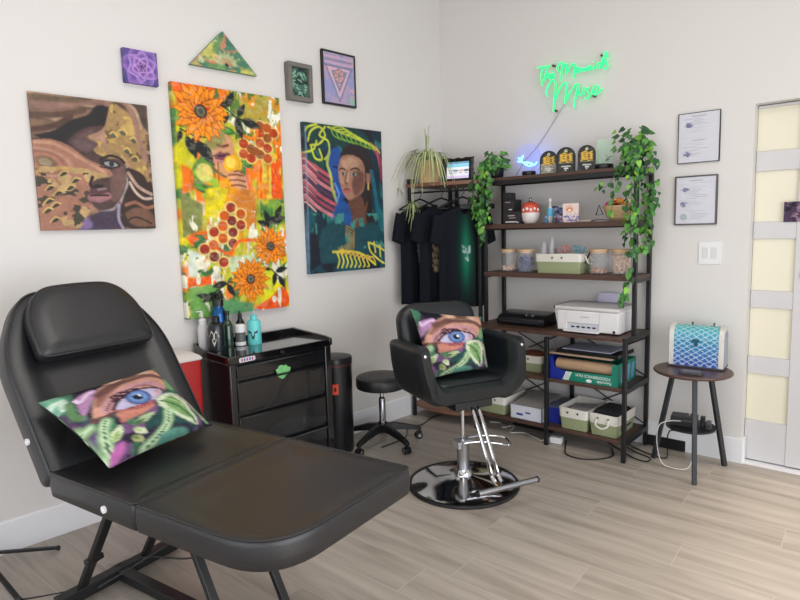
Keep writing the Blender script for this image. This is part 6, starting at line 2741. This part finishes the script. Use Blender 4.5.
# extra lines under the shelves
t = thing('power_adapter', 'white power adapter on the floor under the bottom board', 'adapter', (1.205, -.355, .002), math.radians(8))
mb = MB()
mb.box(-.042, .042, -.025, .025, 0, .045)
mb.build('housing', M_white, t, bevel=.006)
mb = MB()
mb.cyl((-.042, 0, .02), (-.052, 0, .02), .006, n=10)
mb.build('cable_collar', M_white, t)
cable([(.60, -.25, .004), (.68, -.22, .004), (.74, -.30, .004), (.80, -.22, .004), (.84, -.36, .004), (.93, -.31, .004), (1.0, -.34, .004), (1.06, -.36, .004), (1.10, -.38, .004), (1.152, -.363, .02)], .003, M_cabw, 'white cable wriggling on the floor under the shelves')
cable([(1.25, -.30, .01), (1.30, -.42, .005), (1.36, -.52, .005), (1.47, -.53, .005), (1.56, -.46, .005), (1.60, -.36, .005), (1.55, -.25, .005)], .005, M_cabb, 'black cable looping out onto the floor in front of the fabric baskets')
cable([(1.45, -.12, .005), (1.58, -.22, .005), (1.72, -.32, .005), (1.80, -.33, .005), (1.80, -.26, .005), (1.70, -.22, .006), (1.62, -.16, .005)], .004, M_cabb, 'black cable loop on the floor between the shelves and the side table')
cable([(1.60, -.10, .005), (1.70, -.16, .005), (1.80, -.20, .006), (1.88, -.20, .006), (1.84, -.05, .02)], .004, M_cabb, 'black cable running towards the baseboard grille')
cable([(.30, -1.15, .005), (.30, -.9, .005), (.20, -.75, .005), (.22, -.6, .005), (.18, -.40, .005), (.25, -.2, .005)], .004, M_cabb, 'black cable on the floor between the stool and the garment rack')
t = thing('power_strip', 'black power strip on the floor beneath the white box', 'power strip', (.93, -.17, .0))
mb = MB()
mb.box(-.16, .16, -.03, .03, 0, .04)
mb.build('housing', M_blkplastic, t, bevel=.005)
for k in range(4):
    mb = MB()
    mb.box(-.13+k*.07, -.09+k*.07, -.02, .02, .04, .055)
    mb.build('plug', M_blkplastic, t, bevel=.003)
cable([(.26, -3.36, .004), (.38, -3.15, .004), (.44, -3.0, .07), (.50, -2.9, .075), (.56, -2.75, .02), (.60, -2.60, .004)], .004, M_cabb, 'black cable lying over the base bar of the treatment bed')

# switch plate, small print on the door
t = thing('light_switch', 'white double light switch plate below the certificates', 'light switch', (2.0448, 0, 1.2965))
mb = MB()
mb.prism(rounded([(-.064, -.07), (.064, -.07), (.064, .07), (-.064, .07)], .008, 3), -.006, -.0005, 'y')
mb.build('plate', M_white, t, bevel=.0015)
for x in (-.025, .025):
    mb = MB()
    mb.prism([(x-.017, -.034), (x+.017, -.034), (x+.017, .034), (x-.017, .034)], -.0085, -.005, 'y')
    mb.build('rocker', mat('rocker_white', (214, 213, 211), .35), t, bevel=.001)
p = Paint(24, 24, 1.0, (70, 50, 76), None, 5)
p.blot((150, 120, 140), 20, 30, .55, .05)
p.blot((26, 22, 34), 20, 20, .55, .05)
canvas('photo_print', .125, .115, .003, p, M_paper, 'small dark purple photo print stuck on the sliding door', 'photo print', (2.475, .067, 1.532), 0)

# ================================================================== NEON SIGN
t = thing('neon_sign', 'green neon script wall sign above the shelves', 'neon sign', (0, 0, 0))
M_neon = mat('green_neon_tube', (60, 160, 110), .4, var=0, em=1.3, emc=(24, 255, 138))
M_neonb = mat('pale_green_silicone', (70, 200, 140), .5, em=.5, emc=(20, 220, 120))


def nn(P_):
    return [at(530+x/8.57, 45+y/8.57, 'y', -.045) for x, y in P_]


WORDS = {
    'the_lettering': [[(60, 200), (105, 188), (170, 178)], [(118, 186), (95, 260), (102, 345)], [(150, 190), (132, 250), (122, 305), (140, 262), (160, 250), (162, 285), (178, 288)], [(178, 268), (200, 258), (196, 242), (178, 252), (178, 285), (208, 272)]],
    'mermaids_lettering': [[(242, 228), (232, 190), (258, 150), (276, 165), (270, 220), (262, 305)], [(268, 225), (298, 165), (318, 170), (308, 215), (306, 248)], [(306, 248), (335, 200), (365, 163), (386, 170), (378, 225), (372, 285)], [(388, 228), (408, 208), (402, 190), (388, 205), (392, 235), (415, 226)], [(420, 200), (424, 226), (424, 210), (436, 198), (444, 204)], [(448, 202), (450, 226), (462, 198), (468, 222), (482, 196), (490, 220)], [(520, 182), (502, 180), (496, 206), (510, 212), (524, 186), (530, 210)], [(545, 172), (550, 206)], [(543, 142), (544, 144)], [(600, 152), (578, 158), (574, 190), (592, 196), (612, 150), (640, 70), (656, 60), (660, 78), (630, 150), (612, 196)], [(664, 140), (644, 152), (664, 174), (652, 198), (634, 204)], [(668, 118), (674, 108)]],
    'muse_lettering': [[(150, 440), (138, 400), (160, 340), (192, 305), (214, 315), (218, 365), (208, 450), (200, 572)], [(214, 470), (250, 380), (290, 325), (312, 335), (308, 400), (297, 500)], [(298, 500), (340, 410), (385, 345), (408, 335), (404, 385), (388, 450), (378, 540)], [(416, 365), (414, 415), (430, 430), (452, 398), (460, 360), (455, 405), (468, 425)], [(506, 365), (482, 378), (492, 400), (512, 422), (496, 455), (468, 452)], [(525, 412), (560, 395), (582, 365), (570, 345), (545, 360), (535, 400), (552, 426), (588, 408), (618, 374)]]}
for nm, strokes in WORDS.items():
    mb = MB()
    mb2 = MB()
    for s_ in strokes:
        P_ = nn(s_)
        sp = smooth_path(P_, 6)
        mb.tube(sp, .0042, 8)
        mb2.tube([q+Vector((0, .009, 0)) for q in sp], .0046, 6)
    o = mb.build(nm, M_neon, t)
    mb2.build('tube_backing', M_neonb, o)
mb = MB()
P_ = [at(530+x/8.57, 45+y/8.57, 'y', -.03) for x, y in ((40, 175), (230, 130), (560, 110), (640, 35), (695, 60), (695, 210), (640, 260), (640, 380), (560, 470), (420, 480), (400, 560), (180, 590), (110, 420), (60, 350))]
mb.prism([(q.x, q.z) for q in P_], -.031, -.028, 'y')
mb.build('acrylic_backing', mat('clear_acrylic_sheet', (255, 255, 255), .05, alpha=.045, var=0), t)
for x, y in ((200, 177), (615, 90), (218, 563), (548, 437)):
    q = at(530+x/8.57, 45+y/8.57, 'y', -.03)
    mb = MB()
    mb.cyl((q.x, -.001, q.z), (q.x, -.036, q.z), .008, n=14)
    mb.build('standoff', mat('bronze_standoff', (96, 70, 56), .35, .6), t)
pts = [at(u, v, 'y', -.012) for u, v in ((565, 103), (556, 118), (546, 134), (537, 147), (524, 162), (516, 176))]
cable(pts, .0022, mat('grey_cable', (150, 144, 146), .5), 'thin grey cable running down from the neon sign behind the shelves')

# ================================================================== TRIPOD FEET AT THE LEFT EDGE
t = thing('tripod_stand', 'black tripod stand reaching in at the left edge of the room', 'tripod', (-.10, -3.40, 0))
hub = Vector((0, 0, .13))
mb = MB()
mb.cyl((0, 0, .09), (0, 0, 1.3), .014, n=16)
mb.build('pole', M_blkmetal, t)
mb = MB()
mb.cyl((0, 0, .10), (0, 0, .17), .026, n=16)
mb.build('hub', M_blkplastic, t)
for a, b_ in (((0, 0, .10), (.057, .313, .012)), ((0, 0, .14), (.38, .05, .012)), ((0, 0, .14), (.02, -.33, .012))):
    mb = MB()
    mb.bar(a, b_, .018, .012)
    lg = mb.build('leg', M_blkmetal, t)
    mb = MB()
    q = Vector(b_)
    mb.ball((q.x, q.y, .012), .012, n=10)
    mb.build('rubber_foot', M_blkplastic, lg)
